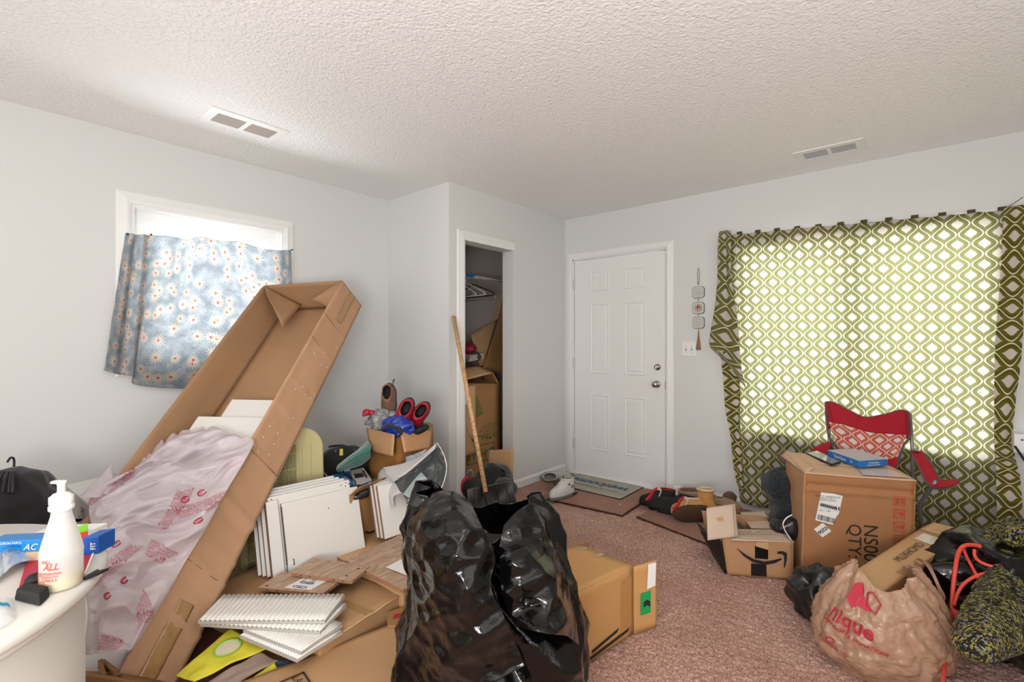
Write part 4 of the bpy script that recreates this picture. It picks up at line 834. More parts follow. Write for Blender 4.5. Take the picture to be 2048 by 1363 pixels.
# ---------------------------------------------------------------- table
TC = RT * -1.38 + FW * .86; TZ = .752
def table():
    wt = M('table_white', '#dedbd3', .35, bump=.04, bs=15); t = thing('round_table', 'white round drum table at the near left', 'table', (TC.x, TC.y, 0))
    lathe('table_top', [(.485, TZ - .03), (.503, TZ - .026), (.508, TZ - .018), (.508, TZ - .008), (.502, TZ), (.0, TZ)], TC, wt, t, 96)
    lathe('rim_band', [(.472, TZ - .055), (.476, TZ - .05), (.476, TZ - .032), (.47, TZ - .03)], TC, wt, t, 96)
    lathe('drum_base', [(.467, 0), (.467, TZ - .05)], TC, M('base_white', '#d6cfc5', .5), t, 96); lathe('plinth', [(.475, 0), (.475, .06), (.468, .07)], TC, wt, t, 96)
    Z = TZ + .0015
    # dispenser bottle
    b = onz(123, 1171, Z); t = thing('squeeze_bottle', 'milky plastic bottle with nozzle cap and yellow liquid at the bottom', 'bottle', b)
    prof = [(.037, 0), (.0415, .004), (.0425, .012), (.0425, .066), (.0433, .070), (.0433, .074), (.0415, .082), (.037, .098), (.029, .124), (.0215, .148), (.0185, .168)]
    prof = [(r * .82, h) for r, h in prof]
    lathe('bottle_body', prof, b, frost, t, 40); lathe('liquid', [(.030, .002), (.0335, .006), (.0341, .012), (.0341, .024), (.0, .0242)], b, M('yellow_liquid', '#dcc23a', .2), t, 40)
    lathe('cap', [(.0195, .160), (.0212, .162), (.0212, .169), (.0192, .170), (.0192, .172), (.0202, .174), (.0202, .188), (.016, .191), (.014, .194), (.0090, .195), (.008, .197)], b, M('cap_white', '#eceae6', .35), t, 32)
    lathe('nozzle', [(.007, .194), (.007, .212), (.0085, .216), (.0085, .219), (.0, .220)], b, M('cap_white', '#eceae6'), t, 20)
    obox('spout', b + UP * .2175 - RT * .006, RT * .013, FW * .0065, UP * .0028, M('cap_white', '#eceae6'), t, .002)
    rt2 = M('bottle_red', '#d9564c', .6)
    def cyl(s, ang, z, size, **k):
        vs, fs = text_verts(s, **k); fa = math.atan2(-FW.y, -FW.x)
        out = []
        for v in vs:
            a = fa - .25 + ang + v.x * size / .043; out.append(b + V((math.cos(a) * .0357, math.sin(a) * .0357, z + v.y * size)))
        mesh('printed_label', out, fs, rt2, t)
    cyl('WILL', .28, .064, .010, bold=.02); cyl('ALL', .5, .054, .019, bold=.03, shear=.3); cyl('oz  ml', -.75, .062, .009); cyl('32\n24\n16', -.7, .050, .008); cyl('INSTRUCTIONS\nSHAKE WELL\nDILUTE WITH WATER', -.65, .030, .0075, bold=.02); cyl('PROFESSIONAL\nSTRENGTH\nFORMULA', .42, .034, .0075, bold=.02)
    # black block
    q = [onz(28, 1200, Z), onz(80, 1213, Z), onz(101, 1192, Z), onz(48, 1182, Z)]; c = sum(q, V()) / 4
    t = hexa('sponge_block', q, [c + (p - c) * .88 + UP * .022 for p in q], M('charcoal_foam', '#1f201f', .9, bump=.5, bs=150), None, .003); tag(t, 'black foam block at the front of the round table', 'sponge')
    # blue carton with window of tan rolls
    a, b_, = onz(-20, 1126, Z), onz(86, 1126, Z); d = FW * .045
    a = onz(-30, 1128, Z); b_ = onz(95, 1122, Z); hgt = .052
    t = thing('blue_box', 'bright blue carton with tan rolls showing through its torn side', 'box', a)
    hexa('carton', [a, b_, b_ + d, a + d], [p + UP * hgt for p in (a, b_, b_ + d, a + d)], bluep, t, .002)
    xd = (b_ - a).normalized(); nn = xd.cross(UP)
    for i in range(2): obox('tan_roll', a + xd * (.062 + .042 * i) + UP * .014 + nn * .001, xd * .019, nn * .004, UP * .011, M('tan_roll', '#b39379', .7), t, .003)
    text('lettering', 'AC', a + xd * .095 + UP * .036, xd, UP, .02, whitep, t, .0035, shear=.4); text('lettering', 'PRECISION PARTS', a + xd * .05 + UP * .047, xd, UP, .007, whitep, t, .0035)
    # white, green and red flat box behind
    a = onz(60, 1092, Z); b_ = onz(176, 1086, Z); d = FW * .06; g = thing('snack_box', 'white box with green and red end behind the bottle', 'box', a)
    hexa('carton', [a, b_, b_ + d, a + d], [p + UP * .030 for p in (a, b_, b_ + d, a + d)], whitep, g, .002); xd = (b_ - a).normalized(); nn = xd.cross(UP)
    slab('green_panel', [b_ - xd * .035 + UP * .026 + nn * .001, b_ + UP * .032 + nn * .001, b_ + UP * .052 + nn * .001, b_ - xd * .035 + UP * .038 + nn * .001], .001, M('lime_green', '#76b82a', .5), g)
    slab('red_panel', [b_ - xd * .035 + UP * .001 + nn * .001, b_ + UP * .001 + nn * .001, b_ + UP * .032 + nn * .001, b_ - xd * .035 + UP * .026 + nn * .001], .001, M('tomato_red', '#c4402c', .5), g)
    a = onz(165, 1110, Z); b_ = onz(197, 1106, Z); d = FW * .05; t = thing('small_blue_box', 'small dark blue box with white lettering on the table rim', 'box', a); db = M('royal_blue', '#1657ae', .4)
    hexa('carton', [a, b_, b_ + d, a + d], [p + UP * .042 for p in (a, b_, b_ + d, a + d)], db, t, .002); xd = (b_ - a).normalized()
    text('lettering', 'FIT', (a + b_) / 2 + xd * .006 + UP * .02, UP, -xd, .014, whitep, t, .002, bold=.02)
    # red flat card with black round part
    q = [onz(38, 1178, Z), onz(168, 1153, Z), onz(184, 1112, Z), onz(52, 1128, Z)]; t = hexa('blister_pack', q, [p + UP * .006 for p in q], M('card_red', '#b5182a', .45), None, .001); tag(t, 'red flat packet with a black wheel under the bottle', 'packet')
    c = onz(76, 1155, Z + .01); lathe('wheel', [(.02, -.003), (.021, .002), (.017, .007), (.009, .008), (.008, .006), (.004, .006), (.0, .006)], c, blackm, t, 24)
    q = [onz(168, 1153, Z), onz(172, 1152, Z), onz(188, 1111, Z), onz(184, 1112, Z)]; slab('white_border', [p + UP * .0068 for p in q], .001, whitep, t)
    t = prism('pocket_blade', [onz(166, 1158, Z), onz(196, 1141, Z), onz(198, 1144, Z), onz(218, 1139, Z), onz(196, 1150, Z), onz(170, 1160, Z)], UP * .005, ink); tag(t, 'thin black pointed tool at the right rim of the table', 'tool')
    G = [[onz(-20, 1180, Z) + UP * .004, onz(25, 1150, Z) + UP * .02, onz(80, 1122, Z) + UP * .012], [onz(-20, 1150, Z) + UP * .03, onz(20, 1130, Z) + UP * .035, onz(70, 1112, Z) + UP * .02], [onz(-20, 1125, Z) + UP * .02, onz(20, 1115, Z) + UP * .02, onz(75, 1100, Z) + UP * .01]]
    g = patch(G); o = sheet('foil_pouch', lambda u, v: g(u, v) - ray(20, 1150) * .01 * (turb((u * 3, v * 3, 4), 1., 3) - .7), 50, 40, .001, M('foil_pouch', '#b9c0c6', .25, metal=.4, bump=.3, bs=20), None); tag(o, 'shiny grey and white plastic pouch before the blue carton', 'pouch')
    text_on('printed_swoosh', '~', g, .5, .5, .12, .1, .3, .07, bluep, o, .008, bold=.04)
    G = [[onz(-20, 1270, Z) + UP * .004, onz(20, 1250, Z) + UP * .006, onz(32, 1235, Z) + UP * .003], [onz(-20, 1235, Z) + UP * .02, onz(10, 1225, Z) + UP * .016, onz(30, 1212, Z) + UP * .004], [onz(-20, 1205, Z) + UP * .006, onz(10, 1200, Z) + UP * .008, onz(24, 1198, Z) + UP * .003]]
    g2 = patch(G); o = sheet('plastic_bag', lambda u, v: g2(u, v), 30, 30, .0008, thin_plastic('clear_bag', '#eef0f2', .45, .15, .3, .4), None); tag(o, 'clear plastic bag with blue print at the near edge of the table', 'bag'); text_on('printed_swoosh', '~', g2, .45, .45, .1, .1, .3, .05, M('teal_print', '#1787a8', .5), o, .003, bold=.06)
table()
# ---------------------------------------------------------------- cream air unit
def air_unit():
    L0 = onz(482, 1190, 0); z1 = .79; R0 = V((L0.x + .02, L0.y + .44, 0)); w = (R0 - L0); wl_ = w.length; wh = w.normalized(); nrm = V((wh.y, -wh.x, 0))
    cream = M('cream_plastic', '#d3c793', .45, bump=.05, bs=20); t = thing('portable_air_unit', 'cream plastic air unit with dark vertical grille by the left wall', 'appliance', L0)
    lean = V((-.03, 0, 0)); P = lambda u, z, d=0.: L0 + wh * u + UP * z + nrm * d + lean * (z / z1)
    r = .13; poly = [(0, 0), (wl_, 0)] + [(wl_ - r + r * math.cos(a), z1 - r + r * math.sin(a)) for a in np.linspace(0, math.pi / 2, 10)] + [(r * .6 - r * .6 * math.sin(a), z1 - r * .6 + r * .6 * math.cos(a)) for a in np.linspace(0, math.pi / 2, 8)]
    b = prism('housing', [P(x, z) for x, z in poly], -nrm * .26, cream, t, .012)
    g0, g1, h0, h1 = .035, .285, .03, .70
    slab('grille_backing', [P(g0, h0, .001), P(g1, h0, .001), P(g1, h1, .001), P(g0, h1, .001)], .002, M('grille_dark', '#3a2f2b', .8), t)
    vs, fs = ringrect(P(g0 - .012, h0 - .012, 0), wh * (g1 - g0 + .024), (P(0, h1 + .012) - P(0, h0 - .012)), nrm, [(0, 0), (0, .006), (.006, .008), (.012, .003)]); mesh('grille_surround', vs, fs[:-1], cream, t)
    n = 34
    for i in range(n):
        u = g0 + (g1 - g0) * (i + .5) / n; obox('slat', P(u, (h0 + h1) / 2, .005), wh * .0016, nrm * .003, (P(0, h1) - P(0, h0)) / 2, cream, t, 0)
    for k in range(8): obox('cross_bar', P((g0 + g1) / 2, h0 + (h1 - h0) * (k + .5) / 8, .0065), wh * (g1 - g0) / 2, nrm * .002, UP * .0016, cream, t, 0)
    for uu in (.315, .365): slab('seam', [P(uu, .02, .0006), P(uu + .0015, .02, .0006), P(uu + .0015, .70, .0006), P(uu, .70, .0006)], .0008, M('cream_seam', '#a89c6c', .6), t)
air_unit()
# ---------------------------------------------------------------- leaning white panels
def panels():
    a, b = onz(547, 1158, .20), onz(731, 1096, .20); hole = M('drill_hole', '#3a3330', .9)
    wd = (b - a); wd.z = 0; w = wd.length; wh = wd.normalized(); nrm = V((wh.y, -wh.x, 0)); 
    if nrm.dot(FW) > 0: nrm = -nrm
    up = (UP * .96 - nrm * .28).normalized()
    def pan(name, label, u0, z0, ww, hh, back, th=.012, holes=(), grp='white cabinet panels leaning in a stack', m=white, group_=True, obj_=True, org=None, base=a):
        o0 = base + wh * u0 + up * z0 - nrm * back; q = [o0, o0 + wh * ww, o0 + wh * ww + up * hh, o0 + up * hh]; thk = nrm * th
        t = thing(name, label, 'panel', o0, grp); hexa('board', [p - thk for p in q], q, m, t, .001)
        hexa('edge_band', [q[0] - wh * .0012 - thk * .98, q[0] - wh * .0002 - thk * .98, q[3] - wh * .0002 - thk * .98, q[3] - wh * .0012 - thk * .98], [q[0] - wh * .0012 - thk * .02, q[0] - wh * .0002 - thk * .02, q[3] - wh * .0002 - thk * .02, q[3] - wh * .0012 - thk * .02], edgeb, t, 0)
        for (hu, hz) in holes: lathe('drill_hole', [(.0035, 0), (.003, .0006), (0, .0006)], o0 + wh * hu + up * hz, hole, t, 10, nrm)
        return t, o0
    hs = [(.012, .335), (.02, .325), (.03, .338), (.04, .328), (.045, .318), (.028, .312), (w - .02, .335), (w - .035, .33), (w - .05, .338), (w - .03, .318), (w - .055, .322), (w - .08, .332)]
    H_ = .35
    labs = ['white cabinet panel at the back of the leaning stack', 'second white cabinet panel from the back of the leaning stack', 'middle white cabinet panel of the leaning stack', 'white cabinet panel with drilled holes behind the narrow strip']
    for i in range(4): pan('cabinet_panel', labs[i], -.012 * (3 - i) + .0, .0, w * (.90 + .01 * i), H_ + .006 * (3 - i), .0 + .022 * (3 - i) + .016, holes=hs if i == 3 else hs[6:9], m=white)
    t, o0 = pan('cabinet_panel', 'narrow white strip left of the grooved front panel', .0, -.01, .052, .345, .002, holes=[])
    t, o0 = pan('cabinet_panel', 'large plain white panel at the front of the leaning stack', .066, -.06, w - .066 + .0, .372, .0, holes=[(.22, .30)])
    slab('groove', [o0 + nrm * .001 + wh * -.006 + up * .10, o0 + nrm * .001 + wh * .001 + up * .10, o0 + nrm * .001 + wh * .001 + up * .36, o0 + nrm * .001 + wh * -.006 + up * .36], .002, M('shadow_gap', '#57504a', .9), t)
    slab('notch', [o0 + nrm * .001 + wh * .0 + up * .10, o0 + nrm * .001 + wh * .03 + up * .10, o0 + nrm * .001 + wh * .03 + up * .115, o0 + nrm * .001 + wh * .0 + up * .115], .002, whitep, t)
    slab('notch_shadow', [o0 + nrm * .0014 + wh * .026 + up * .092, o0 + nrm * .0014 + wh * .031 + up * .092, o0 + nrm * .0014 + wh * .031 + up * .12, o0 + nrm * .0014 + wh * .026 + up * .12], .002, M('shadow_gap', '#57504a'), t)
    # second stack, half hidden by the black bag
    base = onz(770, 1078, .24)
    for i in range(3):
        pan('cabinet_panel', ['white panel at the back of the stack beside the black bag', 'white panel in the middle of the stack beside the black bag', 'front white panel of the stack beside the black bag'][i], -.008 * (2 - i), 0, .30, .27 + .004 * (2 - i), .024 * (2 - i), .016, holes=[(.02, .262), (.035, .258)] if i < 2 else [(.2, .05)], grp='white panels beside the black bag', base=base)
panels()
# ---------------------------------------------------------------- flat cartons and boards on the floor
def stackboards():
    zb = .185
    def slabbox(name, label, P, z0, z1, m, cat='box', parts=True):
        q = [onz(x, y, z1) for x, y in P]; t = thing(name, label, cat, V((q[0].x, q[0].y, z0))); f = bil(*q)
        hexa('body', [V((p.x, p.y, z0)) for p in q], [p - UP * .006 for p in q], m, t, .006); sheet('top_panel', lambda u, v: f(u, v) + UP * (.001 + .0035 * nz((u * 3, v * 3, z1 * 9), 1.) * (0 < u < 1) * (0 < v < 1)), 20, 20, .006, m, t); return t, q, f
    t, q, f = slabbox('flat_carton', 'large flat cardboard carton under the boards and fluted strips', [(640, 1292), (806, 1186), (600, 1100), (390, 1180)], .0, zb, card)
    for s, (i, j) in enumerate(((0, 1), (1, 2))):
        e0, e1 = q[i], q[j]; tube('worn_edge', [lerp(e0, e1, k / 8) + UP * random.uniform(-.003, .002) for k in range(9)], .005, card2, t, 6)
    m = (q[0] + q[1]) / 2; slab('tape', [lerp(q[0], q[1], .52) + UP * .003, lerp(q[0], q[1], .60) + UP * .003, lerp(q[3], q[2], .60) + UP * .003, lerp(q[3], q[2], .52) + UP * .003], .001, tapem, t)
    t, q, f = slabbox('flat_carton', 'cardboard carton under the wood veneer boards by the black bag', [(806, 1186), (900, 1120), (760, 1040), (650, 1100)], .0, zb + .02, card2)
    t, q, f = slabbox('flat_carton', 'cardboard carton with stencilled print at the bottom edge of the room view', [(780, 1420), (1010, 1250), (812, 1236), (470, 1368)], .0, .15, card)
    rx = lambda u, v: f(u, v) + UP * .004
    pm = M('brown_stencil', '#3a2418', .8); P = [rx(.02, .78), rx(.15, .70), rx(.20, .86)]
    a0, a1, a2 = onz(470, 1400, .156), onz(608, 1342, .156), onz(628, 1372, .156)
    for x, y in ((a0, a1), (a1, a2)): slab('printed_frame', [x, y, y + (y - x).cross(UP).normalized() * .006, x + (y - x).cross(UP).normalized() * .006], .001, pm, t)
    text('printed_text', 'LAR', onz(597, 1362, .156), (a2 - a1), (a1 - a0), .04, pm, t)
    q = [onz(775, 1250, .16), onz(830, 1250, .16), onz(830, 1205, .16), onz(774, 1222, .16)]; t = hexa('box', [V((p.x, p.y, 0)) for p in q], q, card3, None, .003); tag(t, 'small cardboard box with a red mark beside the black bag', 'box')
    slab('red_mark', [onz(786, 1237, .162), onz(803, 1233, .162), onz(803, 1226, .162), onz(788, 1228, .162)], .002, M('red_mark', '#b01f33', .6), t)
    # veneer boards
    hm = M('drill_hole', '#3a3330', .9)
    def board(P, z, th, label, holes=(), grp='wood veneer boards', m=oak, nm='veneer_board', cat='board'):
        q = [onz(x, y, z) for x, y in P]; t = thing(nm, label, cat, q[0] - UP * th, grp); hexa('board', [p - UP * th for p in q], q, m, t, .0012); f = bil(*q)
        for a, b in ((q[0], q[1]), (q[1], q[2]), (q[2], q[3]), (q[3], q[0])):
            n = (b - a).cross(UP).normalized()
            if n.dot(-(a + b) / 2) > 0: slab('edge_band', [a - UP * th * .93 + n * .0006, b - UP * th * .93 + n * .0006, b - UP * th * .07 + n * .0006, a - UP * th * .07 + n * .0006], .0006, M('raw_edge', '#a07458', .8), t)
            if n.dot(-(a + b) / 2) > 0 and holes:
                for k in (.15, .3, .7, .85): lathe('drill_hole', [(.0035, 0), (.003, .0008), (0, .0008)], lerp(a, b, k) - UP * th / 2 + n * .001, hm, t, 8, n)
        for (u, v) in holes: lathe('drill_hole', [(.006, 0), (.005, .0006), (0, .0006)], f(u, v), hm, t, 12)
        return t, f
    zt = zb + .025
    for i in range(3):
        k = (2 - i) * 4; board([(806 + k, 1178), (905, 1120), (812, 1063), (690 - k * 0, 1119)], zt + .016 * (i + 1), .0155, ('lowest oak veneer board beneath the others by the black bag', 'middle oak veneer board of the pile by the black bag', 'large oak veneer board on top of the pile by the black bag')[i])
    for i in range(3):
        k = (2 - i); board([(704 - 6 * k, 1160 + 0 * k), (741, 1131), (626, 1114), (584 - 3 * k, 1144)], zt + .016 * (i + 1) + .004, .0155, ('lowest of the three drilled short boards', 'middle of the three drilled short boards', 'topmost drilled short board with two round holes')[i], holes=((.22, .16), (.72, .12)) if i == 2 else ((.3, .12),), grp='drilled short boards')
    for i in range(2):
        k = 1 - i; tb, f = board([(645 - 4 * k, 1186), (682, 1158), (566, 1142), (516, 1173)], zt + .016 * (i + 1), .0155, ('lower short board under the labelled one', 'short wood board carrying a white label with two round symbols')[i], holes=((.1, .9),), grp='labelled short boards')
    L = lambda u, v: f(u, v) + UP * .0008
    slab('paper_label', [L(.22, .35), L(.88, .1), L(.90, .75), L(.45, 1.0)] if 0 else [L(.12, .22), L(.90, .16), L(.86, .55), L(.10, .62)], .0006, whitep, tb)
    for (u, v) in ((.22, .42), (.50, .40)): tube('round_symbol', [L(u + .055 * math.cos(a), v + .11 * math.sin(a)) + UP * .0006 for a in np.linspace(0, 6.28, 20)], .0012, ink, tb, 5); tube('round_symbol', [L(u - .05, v - .06) + UP * .0006, L(u + .04, v + .07) + UP * .0006], .0012, ink, tb, 5)
    xd = (f(1, .5) - f(0, .5)); yd = (f(.5, 1) - f(.5, 0)); text('label_text', 'WARNING', L(.7, .5) + UP * .0006, -xd, -yd, .012, ink, tb); text('label_text', 'DO NOT STAND ON\nSHELF OR DRAWER\nMAX LOAD 10 KG', L(.72, .35) + UP * .0006, -xd, -yd, .008, ink, tb)
    q = [onz(795, 1142, zt + .052), onz(842, 1164, zt + .052), onz(850, 1115, zt + .052), onz(772, 1133, zt + .052)]; q = [onz(x, y, zt + .053) for x, y in ((772, 1134), (835, 1158), (870, 1128), (815, 1112))]; o = hexa('paper_sheet', q, [p + UP * .0015 for p in q], whitep, None, 0); tag(o, 'folded white paper lying on the large veneer board', 'paper')
    # fluted white strips
    fl = M('gloss_white_strip', '#e3e0d9', .3)
    def fluted(P, z, label, n=26, th=.011):
        q = [onz(x, y, z) for x, y in P]; f = bil(*q); t = thing('fluted_board', label, 'board', q[0] - UP * th, 'fluted white strips')
        def fn(u, v): return f(u, v) + UP * (.006 * abs(math.sin(math.pi * v * n)) ** .8)
        sheet('fluted_face', fn, 4, n * 8, .003, fl, t, smooth=True); hexa('core', [p - UP * th for p in q], [p - UP * .001 for p in q], M('strip_core', '#b7b2ab', .6), t, 0)
    z0 = zb + .004
    fluted([(594, 1318), (684, 1262), (560, 1228), (480, 1270)], z0 + .014, 'bottom fluted white strip of the fanned pile', 24)
    fluted([(602, 1303), (685, 1247), (570, 1210), (486, 1258)], z0 + .030, 'third fluted white strip from the top of the pile', 24)
    fluted([(640, 1262), (693, 1208), (470, 1190), (400, 1246)], z0 + .046, 'second fluted white strip from the top of the pile')
    fluted([(650, 1240), (690, 1189), (444, 1190), (396, 1241)], z0 + .064, 'topmost fluted white strip of the fanned pile')
    # yellow and grey papers
    zf = .13; ym = M('yellow_paint', '#d8cf3c', .6, bump=.3, bs=30, var=.12, vs=14)
    def leafy(P, z, m, label, nm, cat, w_=.006):
        q = [onz(x, y, zz) for (x, y), zz in zip(P, z)]; f = bil(*q); o = sheet(nm, lambda u, v: f(u, v) + UP * (w_ * nz((u * 3, v * 3, z[0] * 30), 1.) + w_ * .6 * math.sin(u * 3)), 30, 30, .004, m, None); tag(o, label, cat); return o, f
    o, f = leafy([(388, 1362), (533, 1296), (461, 1256), (352, 1350)][::1], [zf, zf + .03, zf + .05, zf], ym, 'yellow painted board with a green ringed pale patch', 'painted_board', 'board')
    ell = [f(.66 + .19 * math.cos(a), .52 + .22 * math.sin(a)) + UP * .010 for a in np.linspace(0, 6.28, 25)]; c0 = f(.66, .52) + UP * .010
    mesh('pale_patch', ell[:-1] + [p - UP * .002 for p in ell[:-1]], [tuple(range(24)), tuple(range(47, 23, -1))] + [(i, (i + 1) % 24, 24 + (i + 1) % 24, 24 + i) for i in range(24)], M('patch_cream', '#d9cdb0', .7), o); tube('green_ring', ell, .0045, M('ring_green', '#8ecb62', .6), o, 6, flat=.5)
    leafy([(440, 1385), (556, 1318), (520, 1304), (400, 1372)], [zf - .02, zf + .02, zf + .02, zf - .02], M('dull_mauve_card', '#9a8478', .8, bump=.2, bs=20), 'dull brown grey cardboard strip beside the yellow board', 'cardboard_strip', 'cardboard')
    leafy([(520, 1385), (556, 1340), (548, 1322), (470, 1385)], [zf - .03, zf + .012, zf + .012, zf - .03], M('yellow_paint', '#d8cf3c'), 'narrow yellow strip beside the stencilled carton', 'painted_strip', 'board', .003)
    leafy([(554, 1341), (592, 1325), (582, 1318), (545, 1322)], [zf + .0, zf + .01, zf + .01, zf + .01], M('slate_blue', '#33475a', .8, bump=.4, bs=60), 'dark slate blue cloth scrap beside the fluted strips', 'cloth_scrap', 'cloth', .004)
    q = [onz(330, 1400, .06), onz(640, 1330, .06), onz(520, 1225, .06), onz(330, 1280, .06)]; t = hexa('flat_carton', [V((p.x, p.y, 0)) for p in q], q, M('dark_brown_card', '#5c3424', .85, var=.1), None, .004); tag(t, 'dark reddish brown carton beneath the yellow board', 'box')
stackboards()
# ---------------------------------------------------------------- corner pile
def corner():
    # amazon style cartons
    c = V((-2.62, 1.86, 0))
    def smallcart(P, z0, z1, label, m=card3):
        q = [at(*p) for p in P]; q = [V((p.x, p.y, z1)) for p in q]; t = thing('carton', label, 'box', V((q[0].x, q[0].y, z0)), 'cartons in the corner pile')
        for i in range(4):
            j = (i + 1) % 4; slab('side_panel', [V((q[i].x, q[i].y, z0)), V((q[j].x, q[j].y, z0)), q[j], q[i]], .005, m, t, .002, 6)
        slab('bottom_panel', [V((p.x, p.y, z0 + .003)) for p in q], .005, m, t); return t, q
    t, q = smallcart([(700, 1000, 2.50), (757, 985, 2.68), (715, 960, 3.0), (665, 975, 2.82)], 0, .47, 'brown carton with smile arrow between the white panel stacks')
    xd = (q[1] - q[0]).normalized(); nn = xd.cross(UP); m = lerp(q[0], q[1], .75)
    slab('tape', [lerp(q[0], q[1], .5) + nn * .004, lerp(q[0], q[1], .98) + nn * .004 - UP * .0, lerp(q[0], q[1], .98) + nn * .004 - UP * .13, lerp(q[0], q[1], .8) + nn * .004 - UP * .03], .001, M('blue_tape', '#2258a8', .4), t)
    S = [(-.05, -.035), (-.02, -.05), (.02, -.048), (.05, -.03)]; tube('smile_arrow', [m + xd * (x + .0) + UP * (y - .19) + nn * .006 for x, y in S], .005, ink, t, 6, 12); tube('smile_arrow', [m + xd * x + UP * (y - .19) + nn * .006 for x, y in ((.03, -.022), (.053, -.028), (.05, -.052))], .0045, ink, t, 6)
    slab('flap', [q[0], q[1], q[1] + nn * .06 + UP * .05, q[0] + nn * .06 + UP * .05], .004, card3, t, .002, 6)
    t, q2 = smallcart([(762, 995, 2.62), (812, 985, 2.72), (800, 960, 3.0), (745, 965, 2.95)], 0, .43, 'brown carton behind the white panels beside the black bag', card)
    slab('flap_label', [q2[0] + UP * .002, q2[1] + UP * .002, q2[1] + UP * .03 + nn * .03, q2[0] + UP * .03 + nn * .03], .003, M('blue_label', '#3b74b5', .5), t)
    # hand pump box
    zq = .50; P = [(672, 974), (703, 972), (742, 958), (728, 933), (656, 949)]
    a, b, c_, d = onz(678, 985, .48), onz(744, 960, .48), onz(727, 935, .48), onz(656, 951, .48); t = thing('pump_box', 'blue and white hand pump carton lying on the corner pile', 'box', a)
    hexa('carton', [p - UP * .05 for p in (a, b, c_, d)], [a, b, c_, d], M('azure_card', '#1f78c2', .5), t, .002); f = bil(a, b, c_, d); f2 = lambda u, v: f(u, v) + UP * .0012
    slab('white_panel', [f2(.45, .0), f2(1, 0), f2(1, 1), f2(.62, 1)], .001, M('pale_card', '#cfc9c6', .6), t); slab('pictured_pump', [f2(.60, .42), f2(.86, .36), f2(.88, .64), f2(.64, .70)], .003, ink, t); slab('pictured_pump', [f2(.88, .25), f2(.93, .25), f2(.95, .78), f2(.90, .78)], .004, ink, t)
    xd = f(.3, 0) - f(.3, 1); text('lettering', 'HAND\nPUMP', f2(.25, .5) + UP * .001, -(f(.5, 1) - f(.5, 0)), f(1, .5) - f(0, .5), .045, whitep, t, bold=.02)
    for k in range(3): tube('pictured_hose', [f2(.4 + .05 * k, .9), f2(.48 + .03 * k, .5), f2(.56, .2 + .1 * k), f2(.48, .05)], .002, ink, t, 5, 10)
    slab('end_flap', [a, d, d + UP * .03 - RT * .03, a + UP * .01 - RT * .03], .003, M('kraft_grey', '#8c7468', .7), t)
    slab('torn_flap', [f2(.45, 1), f2(.62, 1), f2(.55, 1) + UP * .04, f2(.40, 1) + UP * .05], .002, whitep, t)
    o = blob('bag', at(712, 984, 2.6), .10, .08, .035, M('dark_green_bag', '#1c2420', .3, spec=.7), None, .4, 11, 36, 20, flatb=False); tag(o, 'crumpled dark green plastic bag beneath the hand pump carton', 'bag')
    # black bag with yellow tag, teal cushion
    p = at(684, 918, 3.1); o = blob('duffel_bag', (p.x, p.y, .30), .16, .26, .31, blackf, None, .1, 5, 44, 26); tag(o, 'black duffel bag with small yellow tag beside the cream unit', 'bag')
    slab('yellow_tag', [at(679, 910, 2.86), at(686, 910, 2.86), at(686, 897, 2.86), at(680, 897, 2.86)], .004, M('tag_yellow', '#cfc04a', .6), o); tube('zip', [at(658, 893, 2.92), at(680, 890, 2.9), at(706, 896, 2.92)], .006, blackm, o, 6, 10); lathe('rivet', [(.006, 0), (.004, .004), (0, .005)], at(671, 902, 2.86), chrome, o, 10, -FW)
    T_ = [[at(676, 944, 2.80), at(697, 938, 2.78), at(722, 930, 2.78), at(741, 915, 2.8)], [at(672, 938, 2.82), at(692, 925, 2.72), at(715, 912, 2.70), at(741, 900, 2.76)], [at(675, 930, 2.86), at(693, 916, 2.80), at(714, 902, 2.78), at(738, 884, 2.84)], [at(680, 926, 2.96), at(697, 912, 2.94), at(716, 898, 2.94), at(736, 879, 2.96)]]
    g = patch(T_); o = sheet('cushion', lambda u, v: g(u, v) - ray(700, 910) * (.004 * math.sin(v * 26) * math.sin(math.pi * u) + .003 * nz((u * 9, v * 9, 0), 1.)), 50, 40, .03, M('teal_velvet', '#146b5c', .85, bump=.3, bs=60, sheen=.5), None); tag(o, 'teal velvet cushion squeezed against the clothes carton', 'cushion')
    # clothes carton
    q = [at(738, 862, 3.02), at(799, 868, 2.86), at(866, 856, 3.15), at(800, 845, 3.35)]; z1 = .70; q = [V((p.x, p.y, z1)) for p in q]
    q[3] = q[0] + q[2] - q[1]
    t = thing('carton', 'open brown carton heaped with clothes and shoes in the corner', 'box', V((q[1].x, q[1].y, 0)), 'cartons in the corner pile')
    for i in range(4):
        j = (i + 1) % 4; slab('side_panel', [V((q[i].x, q[i].y, 0)), V((q[j].x, q[j].y, 0)), q[j], q[i]], .006, M('corner_card', '#a5713c', .8, bump=.2, bs=10, var=.08), t, .004, 8)
    slab('bottom_panel', [V((p.x, p.y, .004)) for p in q], .005, card, t)
    slab('flap', [at(733, 855, 2.98), at(789, 868, 2.80), at(785, 912, 2.74), at(742, 901, 2.88)], .005, card, t, .008, 10); slab('flap', [at(800, 865, 2.82), at(866, 853, 3.10), at(860, 895, 3.02), at(809, 904, 2.76)], .005, M('flap_tan', '#c5946a', .75, bump=.2, bs=10), t, .004, 10)
    ctr = (q[0] + q[1] + q[2] + q[3]) / 4; X = lambda x, y, d: at(x, y, d)
    o = blob('clothes_heap', ctr + UP * .0 - UP * .02, .17, .17, .12, blackf, None, .35, 9, 50, 30, flatb=False); tag(o, 'heap of dark clothes filling the corner carton', 'clothes')
